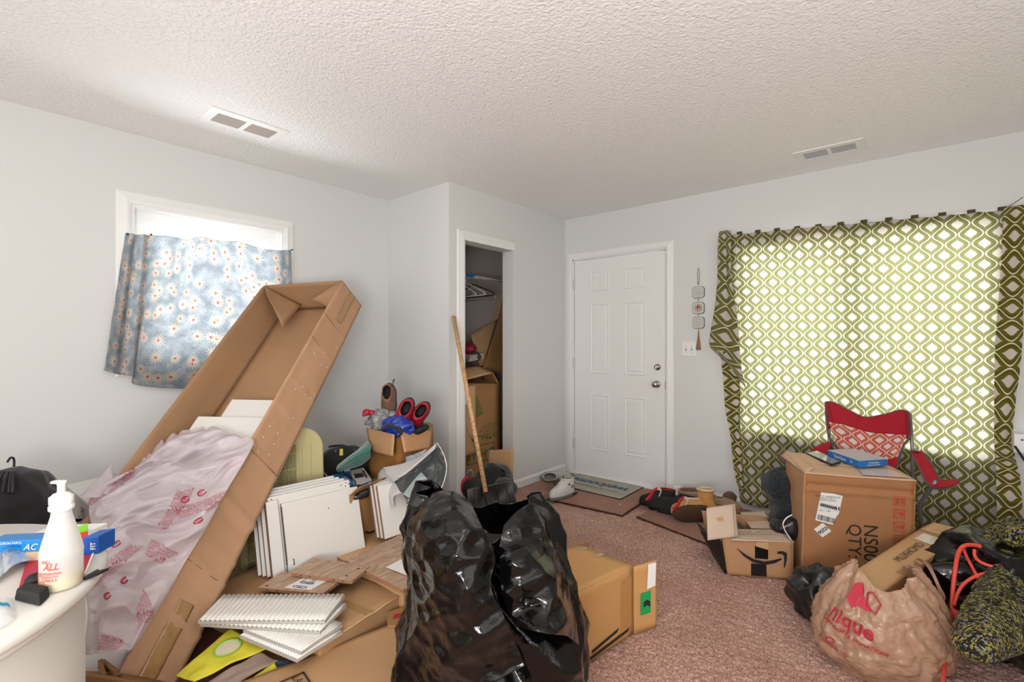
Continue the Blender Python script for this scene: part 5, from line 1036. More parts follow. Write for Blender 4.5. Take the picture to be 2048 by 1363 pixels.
    o = blob('shiny_jacket', X(795, 852, 2.92), .12, .09, .07, M('blue_shiny', '#17389a', .25, bump=.4, bs=18, coat=.4), None, .3, 16, 60, 36, flatb=False); tag(o, 'shiny royal blue jacket on top of the corner carton', 'clothes')
    tube('dark_piping', [X(762, 858, 2.84), X(776, 850, 2.8), X(796, 858, 2.78), X(803, 868, 2.8)], .012, navy, o, 8, 14, flat=.6)
    o = blob('plastic_bag', X(766, 842, 3.0), .13, .08, .075, greybag, None, .45, 22, 70, 44, flatb=False); tag(o, 'crumpled grey plastic bag on the left of the clothes heap', 'bag')
    o = blob('ball_toy', X(734, 824, 3.02), .028, .028, .022, M('berry_red', '#b3263a', .4), None, .1, 20, 20, 14, flatb=False); tag(o, 'small red knobbly toy on the grey plastic bag', 'toy'); blob('knob', X(744, 825, 3.0), .02, .02, .018, M('berry_red', '#b3263a'), o, .1, 20, 16, 10, flatb=False); blob('knob', X(728, 829, 3.0), .012, .012, .012, M('berry_red', '#b3263a'), o, .1, 20, 12, 8, flatb=False)
    o = blob('clothes_heap', X(850, 852, 3.08), .06, .05, .03, M('gold_fabric', '#8a7a4a', .7, var=.4, vs=40), None, .4, 12, 30, 18, flatb=False); tag(o, 'bit of gold and cream fabric at the right corner of the carton', 'clothes')
    cb = M('brown_leather', '#7a5c48', .6, bump=.2, bs=60)
    p = X(779, 832, 3.1); Mx = Matrix.Translation(p) @ Matrix.Rotation(math.radians(130), 4, 'Z') @ Matrix.Rotation(math.radians(-90), 4, 'Y') @ Matrix.Rotation(math.radians(180), 4, 'X') if 0 else Matrix(((RT.x, -FW.x, 0, 0), (RT.y, -FW.y, 0, 0), (0, 0, 1, 0), (0, 0, 0, 1)))
    # shoe standing on its toe against the wall: length runs up, opening faces the room
    Mx = Matrix.Translation(X(780, 765, 3.12)) @ Matrix(((0, -RT.x, -FW.x, 0), (0, -RT.y, -FW.y, 0), (-1, 0, .0, 0), (0, 0, 0, 1)))
    s = shoe('slip_on_shoe', 'brown leather shoe standing on end above the clothes heap', Mx, .24, .095, .08, cb, M('sole_dark', '#3a2b22', .8), M('lining_dark', '#241a17', .9)); tube('lace', [X(785, 762, 3.05), X(789, 757, 3.05), X(784, 772, 3.04)], .003, M('lace_dark', '#3c3a3c', .8), s, 5)
    rd = M('shoe_red', '#b01029', .6, bump=.3, bs=80); bk = M('shoe_black', '#16161a', .7, bump=.3, bs=80)
    for i, (px, py, d, rx_, lab) in enumerate(((803, 840, 2.98, .35, 'red and black shoe lying open on the clothes heap, nearer the brown one'), (828, 842, 3.06, -.25, 'red and black shoe at the right of the clothes heap'))):
        p = X(px, py, d); ax = (-UP * .8 - RT * (.6 if i else .35)).normalized(); nr = (-FW + UP * .25 + RT * .2); nr = (nr - ax * nr.dot(ax)).normalized(); sd = nr.cross(ax)
        Mx = Matrix.Translation(p) @ Matrix(((ax.x, sd.x, nr.x, 0), (ax.y, sd.y, nr.y, 0), (ax.z, sd.z, nr.z, 0), (0, 0, 0, 1)))
        shoe('shoe', lab, Mx @ Matrix.Translation(V((-.15, 0, -.02))), .25, .10, .10, rd, bk, bk, None, 'red and black shoes')
    o = blob('shoe', X(835, 860, 2.96), .07, .05, .028, blackm, None, .25, 9, 28, 16, ax=((RT + UP * .3).normalized(), FW, UP), flatb=False); tag(o, 'black sandal at the front right of the corner carton', 'shoe')
    o = blob('cloth_scrap', X(765, 862, 2.93), .012, .012, .03, whitep, None, .4, 20, 12, 10, flatb=False); tag(o, 'tiny white cloth tip poking from the clothes heap', 'cloth')
    # grey mailer
    gm = M('mailer_grey', '#b7b6b8', .35, bump=.25, bs=16, spec=.6); gd = M('mailer_dark', '#5d6062', .25, bump=.5, bs=16, spec=.8)
    t = thing('poly_mailer', 'open silver grey poly mailer bag before the corner carton', 'bag', at(830, 1000, 2.6))
    g = patch([[at(766, 934, 2.72), at(800, 928, 2.66), at(840, 912, 2.66), at(874, 885, 2.70)], [at(775, 950, 2.64), at(800, 950, 2.56), at(835, 925, 2.58), at(870, 896, 2.66)], [at(787, 963, 2.60), at(805, 952, 2.56), at(838, 926, 2.60), at(868, 898, 2.67)]])
    sheet('flap', lambda u, v: g(u, v) - FW * (.008 * nz((u * 6, v * 4, 0), 1.)), 30, 20, .002, M('mailer_pale', '#c9c7c6', .4, bump=.15, bs=14), t)
    g1 = patch([[at(766, 934, 2.73), at(787, 963, 2.61), at(805, 985, 2.58)], [at(756, 952, 2.72), at(772, 975, 2.62), at(788, 992, 2.56)], [at(760, 1000, 2.66), at(772, 1005, 2.6), at(790, 1012, 2.56)]]); sheet('side', lambda u, v: g1(u, v) - FW * .012 * math.sin(u * 9), 20, 20, .002, gm, t)
    g2 = patch([[at(787, 963, 2.62), at(825, 938, 2.70), at(868, 898, 2.72), at(886, 900, 2.76)], [at(798, 980, 2.58), at(835, 955, 2.72), at(870, 930, 2.78), at(893, 930, 2.74)], [at(806, 992, 2.56), at(838, 985, 2.60), at(868, 975, 2.68), at(893, 945, 2.68)], [at(812, 1010, 2.54), at(845, 1008, 2.56), at(870, 1000, 2.62), at(882, 980, 2.64)]])
    sheet('back_wall', lambda u, v: g2(u, v) - FW * (.035 * (turb((u * 2.4, v * 2.4, 3), 1., 3) - .7)), 60, 50, .002, gd, t)
    g3 = patch([[at(806, 988, 2.52), at(825, 962, 2.60), at(842, 944, 2.64)], [at(822, 998, 2.52), at(842, 980, 2.58), at(858, 962, 2.62)], [at(845, 1008, 2.54), at(862, 1000, 2.58), at(872, 985, 2.62)]]); sheet('inner_pouch', lambda u, v: g3(u, v) - FW * .01 * (turb((u * 3, v * 3, 1), 1., 3) - .7), 24, 24, .002, M('pouch_silver', '#9aa5a8', .3, bump=.4, bs=20, spec=.8), t)
    tube('edge_seam', [at(874, 885, 2.7), at(886, 905, 2.72), at(893, 930, 2.7), at(890, 955, 2.66), at(879, 985, 2.62)], .003, whitep, t, 6, 20)
    g4 = patch([[at(812, 912, 2.84), at(835, 905, 2.86), at(855, 896, 2.9)], [at(812, 925, 2.8), at(835, 915, 2.82), at(850, 905, 2.86)]]); o = sheet('plastic_bag', lambda u, v: g4(u, v) - FW * .02 * turb((u * 5, v * 5, 0), 1., 2), 24, 12, .0012, M('crinkled_white', '#aab4ba', .3, bump=.5, bs=30, var=.3, vs=40), None); tag(o, 'crinkled pale plastic bag between the mailer and the corner carton', 'bag')
corner()
# ================================================================ centre and right
def cs(l, d, z=0.): return RT * l + FW * d + UP * z
# ---------------------------------------------------------------- big black rubbish bag
def bigbag():
    bpm = M('black_plastic_bag', '#0b0c0d')
    def top(th):
        c = math.cos(th); s = math.sin(th)
        z = .655 + .145 * max(0, -c) ** 1.3 + .095 * max(0, c) ** 1.5
        return z + .012 * math.sin(5 * th + 1)
    def fn(u, v):
        th = 2 * math.pi * u; c, s = math.cos(th), math.sin(th); zt = top(th); z = zt * v
        k = z / .8
        prof = crv([V((.80, 0, 0)), V((.98, 0, 0)), V((1.02, 0, 0)), V((.96, 0, 0)), V((.86, 0, 0)), V((.77, 0, 0)), V((.70, 0, 0)), V((.60, 0, 0)), V((.45, 0, 0))], k * .98).x
        cx = crv([V((-.075, 0, 0)), V((-.075, 0, 0)), V((-.07, 0, 0)), V((-.085, 0, 0)), V((-.11, 0, 0)), V((-.125, 0, 0))], k).x
        rx, ry = .30 * prof, .235 * prof
        if c > 0: rx *= 1.03
        lobe = 1 + (.10 * abs(c) - .10 * abs(s)) * max(0, k - .5) * 2
        p = cs(cx + rx * c * lobe, 1.60 + ry * s * lobe, z)
        # long diagonal folds
        l_, z_ = c * .3, z; al = l_ * .75 - z_ * .66; ac = l_ * .66 + z_ * .75
        wv = .25 * nz((l_ * 3, z_ * 3, s), 1.5); f = 1.35 * crum((al * 2.6 + 3.3, ac * 7.5 + wv, s * 2.0)) - .45 + .5 * nz((l_ * 4, z_ * 4, s * 1.5), 1.)
        f2 = crum((al * 9 + 3, ac * 14 + wv, s * 5)) - .4
        pl = math.sin(th * 9 + 2 * math.sin(th * 2)) * .014 * max(0, k - .45) * 2
        amp = .062 * f + .020 * f2 + pl
        d1 = (p - cs(-.02, 1.4, .56)); w1 = math.exp(-(abs(c - .1 + (z - .45) * 1.2) / .09) ** 2) * (s < .2)
        amp -= .035 * w1 * min(1, k * 1.5)
        e = V((RT * c * 1. + FW * s)); return p + e * (amp * min(1, v * 6 + .25))
    o = sheet('rubbish_bag', fn, 220, 190, .0015, bpm, None, closed=True); tag(o, 'huge glossy black rubbish bag standing open in the foreground', 'rubbish bag')
    o_bag = o
    def overlay(G, k, nm):
        g = patch([[at(*p) for p in r] for r in G])
        def f(u, v):
            p = g(u, v); h = .055 * (crum((p.x * 5 + k, p.y * 5, p.z * 9 - p.x * 6)) - .4) + .025 * (crum((p.x * 13, p.y * 13 + k, p.z * 20)) - .4)
            return p - ray(980, 1150) * h
        sheet(nm, f, 70, 90, .002, bpm, o)
    overlay([[(838, 1012, 1.52), (868, 988, 1.52), (905, 985, 1.49), (940, 1003, 1.47)], [(818, 1050, 1.47), (860, 1032, 1.37), (915, 1032, 1.33), (962, 1052, 1.37)], [(814, 1110, 1.47), (860, 1100, 1.33), (920, 1100, 1.28), (990, 1112, 1.34)],
             [(824, 1180, 1.46), (870, 1190, 1.32), (930, 1190, 1.26), (982, 1172, 1.30)], [(818, 1270, 1.46), (880, 1280, 1.31), (950, 1275, 1.27), (1015, 1245, 1.30)], [(800, 1370, 1.46), (880, 1380, 1.34), (960, 1370, 1.31), (1050, 1330, 1.33)]], 3.1, 'folded_side')
    overlay([[(1008, 1052, 1.44), (1035, 1022, 1.46), (1062, 1008, 1.48), (1080, 1028, 1.52)], [(998, 1095, 1.38), (1040, 1072, 1.39), (1080, 1062, 1.44), (1104, 1082, 1.51)], [(1000, 1130, 1.34), (1045, 1130, 1.32), (1095, 1132, 1.38), (1128, 1152, 1.48)],
             [(1005, 1190, 1.32), (1055, 1206, 1.30), (1110, 1200, 1.33), (1146, 1220, 1.45)], [(1030, 1250, 1.30), (1080, 1262, 1.27), (1130, 1270, 1.33), (1158, 1290, 1.44)]], 7.7, 'folded_side')
    blob('inner_fold', cs(-.06, 1.62, .50), .20, .17, .13, bpm, o, .3, 9, 70, 44, hard='v', ax=(RT, FW, UP), flatb=False)
    for q_ in (at(1052, 1206, 1.27),): blob('knot', q_, .012, .012, .014, bpm, o, .6, 20, 24, 16, flatb=False)
bigbag()
# ---------------------------------------------------------------- open carton lying behind the bag
def midbox():
    K = onz(1266, 1268, 0); ez = UP; L = cs(-.25, -.21).normalized(); Wd = cs(-.20, .19).normalized(); hh, ll, ww = .30, .55, .29
    ye = M('carton_honey', '#c2925a', .75, bump=.2, bs=12, var=.05, vs=5); t = thing('carton', 'honey brown carton lying on its side behind the black bag, flaps open', 'box', K)
    P = lambda a, b, c: K + L * a + Wd * b + UP * c - UP * 0 
    slab('side_panel', [P(0, 0, 0.004), P(ll, 0, .004), P(ll, 0, hh), P(.0, 0, hh)], .006, ye, t, .003, 12)
    slab('side_panel', [P(0, ww, .004), P(ll, ww, .004), P(ll, ww, hh), P(0, ww, hh)], .006, ye, t, .003, 8)
    slab('side_panel', [P(0, 0, hh), P(ll, 0, hh), P(ll, ww, hh), P(0, ww, hh)], .006, ye, t, .003, 12)
    slab('side_panel', [P(0, 0, .005), P(ll, 0, .005), P(ll, ww, .005), P(0, ww, .005)], .006, ye, t)
    slab('end_panel', [P(ll, 0, .004), P(ll, ww, .004), P(ll, ww, hh), P(ll, 0, hh)], .006, ye, t)
    fl = slab('flap', [P(-.004, .0, .0), P(-.004, .0, hh * .97), P(-.095, -.05, hh * 1.03), P(-.10, -.045, hh * .05)], .005, ye, t, .004, 12)
    slab('flap', [P(0, 0.01, hh - .01), P(0, ww - .01, hh - .01), P(-.01, ww - .01, hh - .13), P(-.01, .01, hh - .13)], .005, ye, t, .004, 8)
    slab('flap', [P(-.004, ww, hh), P(-.004, ww, .02), P(-.10, ww + .03, .03), P(-.11, ww + .03, hh * .93)], .005, card3, t, .003, 8)
    q = bil(P(-.004, .0, .0), P(-.004, .0, hh * .97), P(-.095, -.05, hh * 1.03), P(-.10, -.045, hh * .05)); nn = (P(-.095, -.05, hh * 1.03) - P(0, 0, 0)).cross(UP).normalized()
    if nn.dot(FW) > 0: nn = -nn
    qq = lambda u, v: q(u, v) + nn * .0075
    slab('green_label', [qq(.26, .28), qq(.58, .28), qq(.58, .72), qq(.26, .72)], .001, M('label_green', '#159a55', .5), fl); slab('white_label', [qq(.62, .55), qq(.99, .6), qq(.98, .95), qq(.64, .92)], .001, whitep, fl)
    text('printed_arrow', '\u00bb', qq(.42, .5), UP, -(qq(.5, 1) - qq(.5, 0)), .06, ink, fl, .002, bold=.04)
    n2 = L.cross(UP).normalized(); n2 = n2 if n2.dot(FW) < 0 else -n2
    for (a0, a1, z0, z1) in ((.245, .115, .034, .105), (.315, .045, .008, .075)):
        a, b = P(a0 + .03, 0, z0 - .0) + n2 * .0065, P(a1, 0, z0 + .025) + n2 * .0065; slab('printed_stripe', [a, b, b + UP * .012 - L * .01, a + UP * .012], .001, ink, t)
    for k in (.34, .5): slab('tape_strip', [P(.0, k * ww * 2 - .06, hh + .005), P(.055, k * ww * 2 - .06, hh + .005), P(.06, k * ww * 2 - .03, hh + .005), P(.0, k * ww * 2 - .035, hh + .005)], .001, tapem, t)
    slab('tape_strip', [P(.02, -.005, .05), P(.09, -.005, .05), P(.09, -.005, .26), P(.02, -.005, .26)], .0008, M('faint_tape', '#b5854d', .35), t)
midbox()
# ---------------------------------------------------------------- tall printed carton
FLb, FRb = onz(1609, 1163, 0), None
def tallbox():
    a = onz(1606, 1166, 0); wv = cs(.48, -.15).normalized(); dv = cs(.15, .48).normalized(); w, d, h = .475, .40, .575
    m = M('carton_brown', '#a27048', .75, bump=.2, bs=12, var=.05, vs=4); lt = M('carton_top', '#cfa98a', .7, bump=.2, bs=14, var=.05)
    t = thing('carton', 'tall brown carton printed NS0003W and QTY 1 before the window', 'box', a); P = lambda u, v, z: a + wv * u + dv * v + UP * z + wv * (.012 * z / h)
    def fw(u, v):
        z = h * v; bulge = -.006 * math.sin(math.pi * u) * math.sin(math.pi * v) + (.012 * math.exp(-((v - .90) / .02) ** 2) - .008 * math.exp(-((v - .86) / .015) ** 2)) * 1
        return P(w * u, bulge, z)
    sheet('front_panel', fw, 24, 60, .006, m, t)
    slab('side_panel', [P(0, d, 0), P(0, 0, 0), P(0, 0, h), P(0, d, h)], .006, M('carton_side', '#b58a63', .8, bump=.4, bs=10, var=.12, vs=8), t, .007, 14); slab('side_panel', [P(w, 0, 0), P(w, d, 0), P(w, d, h), P(w, 0, h)], .006, m, t, .003, 8); slab('back_panel', [P(w, d, 0), P(0, d, 0), P(0, d, h), P(w, d, h)], .006, m, t, .003, 8)
    slab('bottom_panel', [P(0, 0, .005), P(w, 0, .005), P(w, d, .005), P(0, d, .005)], .006, m, t)
    slab('top_flap', [P(-.005, -.005, h + .002), P(w + .005, -.005, h + .002), P(w + .005, d * .49, h + .006), P(-.005, d * .49, h + .010)], .006, lt, t, .003, 14); slab('top_flap', [P(-.005, d * .5, h + .012), P(w + .003, d * .5, h + .005), P(w + .003, d, h + .003), P(-.01, d, h + .024)], .006, lt, t, .003, 14)
    slab('raised_flap', [P(-.004, .0, h), P(.05, .05, h + .018), P(.0, d, h + .035), P(-.03, d, h + .0)], .005, lt, t, .004, 12)
    slab('tape_sheen', [P(w * .55, .015, h + .011), P(w * .97, .02, h + .011), P(w * .93, d * .42, h + .011), P(w * .6, d * .42, h + .011)], .0008, M('clear_tape', '#d9cabb', .12, spec=.8), t)
    nn = -dv
    F = lambda u, z, o=.003: P(u, 0, z) + nn * (.004 + o)
    q = [F(.055, .335), F(.165, .335), F(.165, .50), F(.055, .50)]
    tl = lambda x, y: F(.06 + .095 * x + .025 * y - .012, .338 + .155 * y - .018 * x, .0)   # tilted label
    slab('shipping_label', [tl(0, 0), tl(1, 0), tl(1, 1), tl(0, 1)], .0008, whitep, t)
    lab = lambda x, y: tl(x, y) + nn * .001
    def bar(x0, x1, y0, y1, nm='label_print'): slab(nm, [lab(x0, y0), lab(x1, y0), lab(x1, y1), lab(x0, y1)], .0006, ink, t)
    random.seed(3); x = .06
    while x < .9:
        ww = random.choice((.008, .014, .022)); bar(x, x + ww, .05, .22); x += ww + random.choice((.01, .016, .026))
    [bar(.06 + .03 * k, .075 + .03 * k + .008 * (k % 3), .50, .60) for k in range(25)]; bar(.05, .95, .46, .464); bar(.05, .95, .63, .634)
    text('label_text', 'H', lab(.89, .55), wv, UP, .026, ink, t, bold=.03); text('label_text', 'SHIP TO  WAREHOUSE\nPALLET NO 10\nDOCK DOOR 4', lab(.36, .80), wv, UP, .011, ink, t); text('label_text', '1 OF 1   LBS', lab(.3, .38), wv, UP, .011, ink, t)
    dl = lambda x, y: F(.082 + .036 * (x - y) , .290 + .034 * (x + y), .0)
    slab('number_label', [dl(-.55, -.55), dl(.55, -.55), dl(.55, .55), dl(-.55, .55)], .0008, whitep, t); text('label_text', '0206', dl(0, 0) + nn * .001, -(dl(1, 0) - dl(0, 0)), -(dl(0, 1) - dl(0, 0)), .026, ink, t, bold=.02)
    text('printed_text', 'NS0003W', F(.292, .165), -UP, wv, .088, ink, t, sx=.95); text('printed_text', 'QTY: 1', F(.222, .222), -UP, wv, .082, ink, t, sx=.95)
    def fr(u, z, s=.046, th=.003):
        for (a0, b0, a1, b1) in ((u, z, u + s, z + th), (u, z + s - th, u + s, z + s), (u, z, u + th, z + s), (u + s - th, z, u + s, z + s)): slab('symbol_frame', [F(a0, b0), F(a1, b0), F(a1, b1), F(a0, b1)], .0006, redink, t)
        slab('symbol_frame', [F(u + s * .2, z), F(u + s * .2 + .0015, z), F(u + s * .2 + .0015, z + s), F(u + s * .2, z + s)], .0006, redink, t)
    for k, z in enumerate((.452, .388, .324, .260, .196)):
        u = .388; fr(u, z); c = lambda x, y: F(u + .046 * x, z + .046 * y)
        if k == 0:
            for y in (.35, .65): tube('symbol', [c(.35, y), c(.85, y)], .0016, redink, t, 5); tube('symbol', [c(.72, y - .1), c(.86, y), c(.72, y + .1)], .0014, redink, t, 5)
            tube('symbol', [c(.32, .2), c(.32, .8)], .0016, redink, t, 5)
        elif k == 1:
            mesh('symbol', [c(.6 + .25 * math.cos(a), .5 + .32 * math.sin(a)) for a in np.linspace(-1.57, 1.57, 12)], [tuple(range(12))], redink, t); tube('symbol', [c(.6, .5), c(.38, .5), c(.32, .6), c(.38, .68)], .0014, redink, t, 5)
        elif k == 2:
            lathe('symbol', [(.0085, 0), (.006, .0008), (0, .0008)], c(.68, .5), redink, t, 12, nn); tube('symbol', [c(.6, .5), c(.35, .5)], .0014, redink, t, 5); tube('symbol', [c(.35, .35), c(.35, .65)], .0014, redink, t, 5)
        elif k == 3:
            tube('symbol', [c(.66 + .16 * math.cos(a), .5 + .2 * math.sin(a)) for a in np.linspace(0, 6.28, 14)], .0015, redink, t, 5); tube('symbol', [c(.3, .3), c(.5, .45), c(.5, .55), c(.3, .7)], .0016, redink, t, 5)
    for (a0, b0, a1, b1) in ((.045, .07, .17, .073), (.045, .0, .048, .07), (.167, .0, .17, .07)): slab('printed_frame', [F(a0, b0), F(a1, b0), F(a1, b1), F(a0, b1)], .0006, redink, t)
    # phone and blue box on top
    zt = h + .018; q = [onz(x, y, zt) for x, y in ((1655, 938), (1684, 929), (1631, 903), (1611, 908))]; q = [onz(x, y, zt) for x, y in ((1664, 931), (1682, 926), (1633, 903), (1611, 908))]
    ph = thing('smartphone', 'dark smartphone lying face up on the tall carton', 'phone', q[0]); hexa('case', q, [p + UP * .009 for p in q], blackm, ph, .003); c = sum(q, V()) / 4; g = [c + (p - c) * .93 + UP * .0098 for p in q]; slab('screen', g, .0008, M('phone_glass', '#8b98a0', .08, spec=.9), ph)
    A, B, Cc, D = onz(1718, 934, zt), onz(1777, 930, zt), onz(1714, 906, zt), onz(1655, 913, zt)
    A = onz(1718, 935, zt); D = onz(1655, 912, zt); B = onz(1776, 931, zt); Cc = D + (B - A); hh = .036
    bb = M('sky_blue_card', '#1b6fb8', .45); b = thing('software_box', 'flat bright blue box with pale top lying on the tall carton', 'box', A); hexa('carton', [A, B, Cc, D], [p + UP * hh for p in (A, B, Cc, D)], bb, b, .002)
    c = (A + B + Cc + D) / 4; slab('pale_top', [c + (p - c) * .99 + UP * (hh + .001) for p in (A, B, Cc, D)], .0012, M('pale_blue_top', '#c3cfd8', .2, spec=.7), b)
    xd = (A - D).normalized(); nn2 = xd.cross(UP); nn2 = nn2
    ymk = M('lettering_cream', '#d9d6b0', .5); text('lettering', 'QuickSync', (A + D) / 2 - xd * .02 + UP * hh * .5, xd, UP, .024, ymk, b, .002, bold=.02); text('lettering', 'VI', D + xd * (A - D).length * .78 + UP * hh * .5, xd, UP, .018, whitep, b, .002, bold=.02)
    x2 = (B - A).normalized(); text('lettering', 'VI QuickSync', (A + B) / 2 + UP * hh * .62, x2, UP, .013, ymk, b, .002, bold=.02); text('lettering', 'business software suite', (A + B) / 2 + UP * hh * .3, x2, UP, .009, whitep, b, .002, bold=.02)
tallbox()
# ---------------------------------------------------------------- low carton with the smile arrow
def lowbox():
    fl, fr = onz(1455, 1148, 0), onz(1586, 1158, 0); wv = (fr - fl); w = wv.length; wv.normalize(); dv = V((-wv.y, wv.x, 0)); dv = dv if dv.dot(FW) > 0 else -dv; d, h = .36, .20
    m = M('carton_tan', '#b58a63', .75, bump=.2, bs=12, var=.05, vs=5); t = thing('carton', 'low open carton with black smile arrow beside the tall carton', 'box', fl); P = lambda u, v, z: fl + wv * u + dv * v + UP * z
    slab('front_panel', [P(0, 0, 0), P(w, 0, 0), P(w, 0, h), P(-.03, 0, h)], .005, m, t, .003, 12); slab('side_panel', [P(w, 0, 0), P(w, d, 0), P(w, d, h), P(w, 0, h)], .005, m, t, .002, 8)
    slab('back_panel', [P(-.02, d, 0), P(w, d, 0), P(w, d, h), P(-.06, d, h + .02)], .005, cardin, t, .002, 8); slab('bottom_panel', [P(0, 0, .005), P(w, 0, .005), P(w, d, .005), P(-.02, d, .005)], .005, cardin, t)
    slab('torn_side', [P(0, 0, 0), P(-.07, .12, .17), P(-.10, .3, .17), P(-.02, d, 0)], .004, M('black_lining', '#141312', .4, spec=.6), t, .004, 8); slab('torn_side', [P(-.01, .002, .0), P(-.03, .0, h), P(-.12, .1, h * .95), P(-.05, .08, .05)], .004, M('black_lining', '#141312'), t, .003, 8)
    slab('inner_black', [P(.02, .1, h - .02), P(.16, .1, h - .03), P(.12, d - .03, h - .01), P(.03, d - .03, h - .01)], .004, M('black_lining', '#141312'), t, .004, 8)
    slab('flap', [at(1462, 1079, 2.60), at(1589, 1084, 2.57), at(1561, 1059, 2.72), at(1474, 1058, 2.76)], .004, cardpale, t, .002, 10)
    slab('flap', [at(1502, 1056, 2.86), at(1549, 1057, 2.82), at(1530, 1021, 3.06), at(1480, 1024, 3.08)], .004, cardpale, t, .002, 10)
    f = slab('raised_flap', [at(1415, 1080, 2.60), at(1476, 1072, 2.62), at(1470, 1007, 2.74), at(1413, 1015, 2.72)], .004, cardpale, t, .003, 10)
    obox('sticker', at(1441, 1037, 2.66), RT * .017, FW * .002, UP * .006, M('orange_sticker', '#d9a24e', .6), f, .001)
    for x in (1466,): tube('fold_line', [at(1466, 1010, 2.72), at(1470, 1072, 2.60)], .0015, creasem, f, 4)
    nn = -dv; F = lambda u, z: P(u, 0, z) + nn * .0055
    def strip(top, botm):
        P_ = [F(.045 + x * w, z) + nn * .003 for x, z in top]; Q_ = [F(.045 + x * w, z) + nn * .003 for x, z in botm]; n_ = len(P_)
        vs = P_ + Q_ + [p + nn * .001 for p in P_ + Q_]; mesh('smile_arrow', vs, [(i + k, i + 1 + k, n_ + i + 1 + k, n_ + i + k) for k in (0, 2 * n_) for i in range(n_ - 1)], ink, t)
    strip([(.0, .150), (.12, .122), (.26, .097), (.42, .088), (.56, .098), (.67, .112)], [(.0, .148), (.11, .108), (.25, .080), (.42, .070), (.58, .083), (.69, .106)])
    strip([(.62, .146), (.70, .150), (.765, .140), (.76, .105), (.73, .063)], [(.62, .134), (.69, .135), (.72, .125), (.722, .10), (.716, .068)])
    bt = M('black_tape', '#191a1c', .2, bump=.5, bs=30, spec=.7); slab('black_tape', [F(.42 * w, .10), F(.62 * w, .10), F(.62 * w, .17), F(.42 * w, .17)], .0006, bt, t); slab('torn_patch', [F(.43 * w, .165), F(.62 * w, .15), F(.62 * w, .19), F(.44 * w, .19)], .0009, card2, t); slab('black_tape', [F(.36 * w, .006), F(.60 * w, .006), F(.59 * w, .072), F(.36 * w, .072)], .0008, bt, t)
    a = at(1515, 1068, 2.66); text('printed_text', 'MADE WITH\nLESS MATERIAL', at(1508, 1068, 2.655) + UP * .004, (at(1561, 1059, 2.72) - at(1474, 1058, 2.76)), (at(1520, 1058, 2.74) - at(1520, 1081, 2.6)), .034, M('grey_print', '#6e6058', .8), t, .004)
lowbox()
# ---------------------------------------------------------------- long slim carton
def slimbox():
    a, b, c, d = at(1686, 1157, 1.95), at(1752, 1193, 1.83), at(1907, 1078, 2.24), at(1841, 1057, 2.37); nrm = (b - a).cross(d - a).normalized(); nrm = nrm if nrm.z > 0 else -nrm; th = .05
    m = M('carton_slim', '#c0986a', .7, bump=.2, bs=12, var=.04); t = thing('slim_carton', 'long slim carton with black capital lettering leaning over the bags', 'box', a - nrm * th)
    top = [a, b, c, d]; bot = [p - nrm * th for p in top]
    slab('top_panel', top, .005, m, t, .002, 12); slab('bottom_panel', bot, .005, m, t); slab('side_panel', [b, c, bot[2], bot[1]], .005, card, t, .002, 10); slab('side_panel', [a, d, bot[3], bot[0]], .005, card, t); slab('end_panel', [a, b, bot[1], bot[0]], .005, card, t)
    f = bil(*top); ax = (d - a).normalized(); 
    slab('flap', [d, c, at(1919, 1057, 2.30), at(1866, 1044, 2.40)], .004, card2, t, .003, 8); slab('flap', [c, bot[2], bot[2] + ax * .09 + RT * .02, c + ax * .10 + RT * .02], .004, card, t, .002, 8); slab('flap', [bot[2], bot[3], bot[3] + ax * .08, bot[2] + ax * .08], .004, card3, t, .002, 8)
    text('printed_text', 'MUXHOMO', f(.52, .60) + nrm * .006, ax, -(b - a), .044, ink, t, sx=1.15); slab('clear_label', [f(.2, .80) + nrm * .006, f(.75, .80) + nrm * .006, f(.8, .93) + nrm * .006, f(.25, .93) + nrm * .006], .0008, M('label_shiny', '#d9d0c6', .15, spec=.8), t)
slimbox()
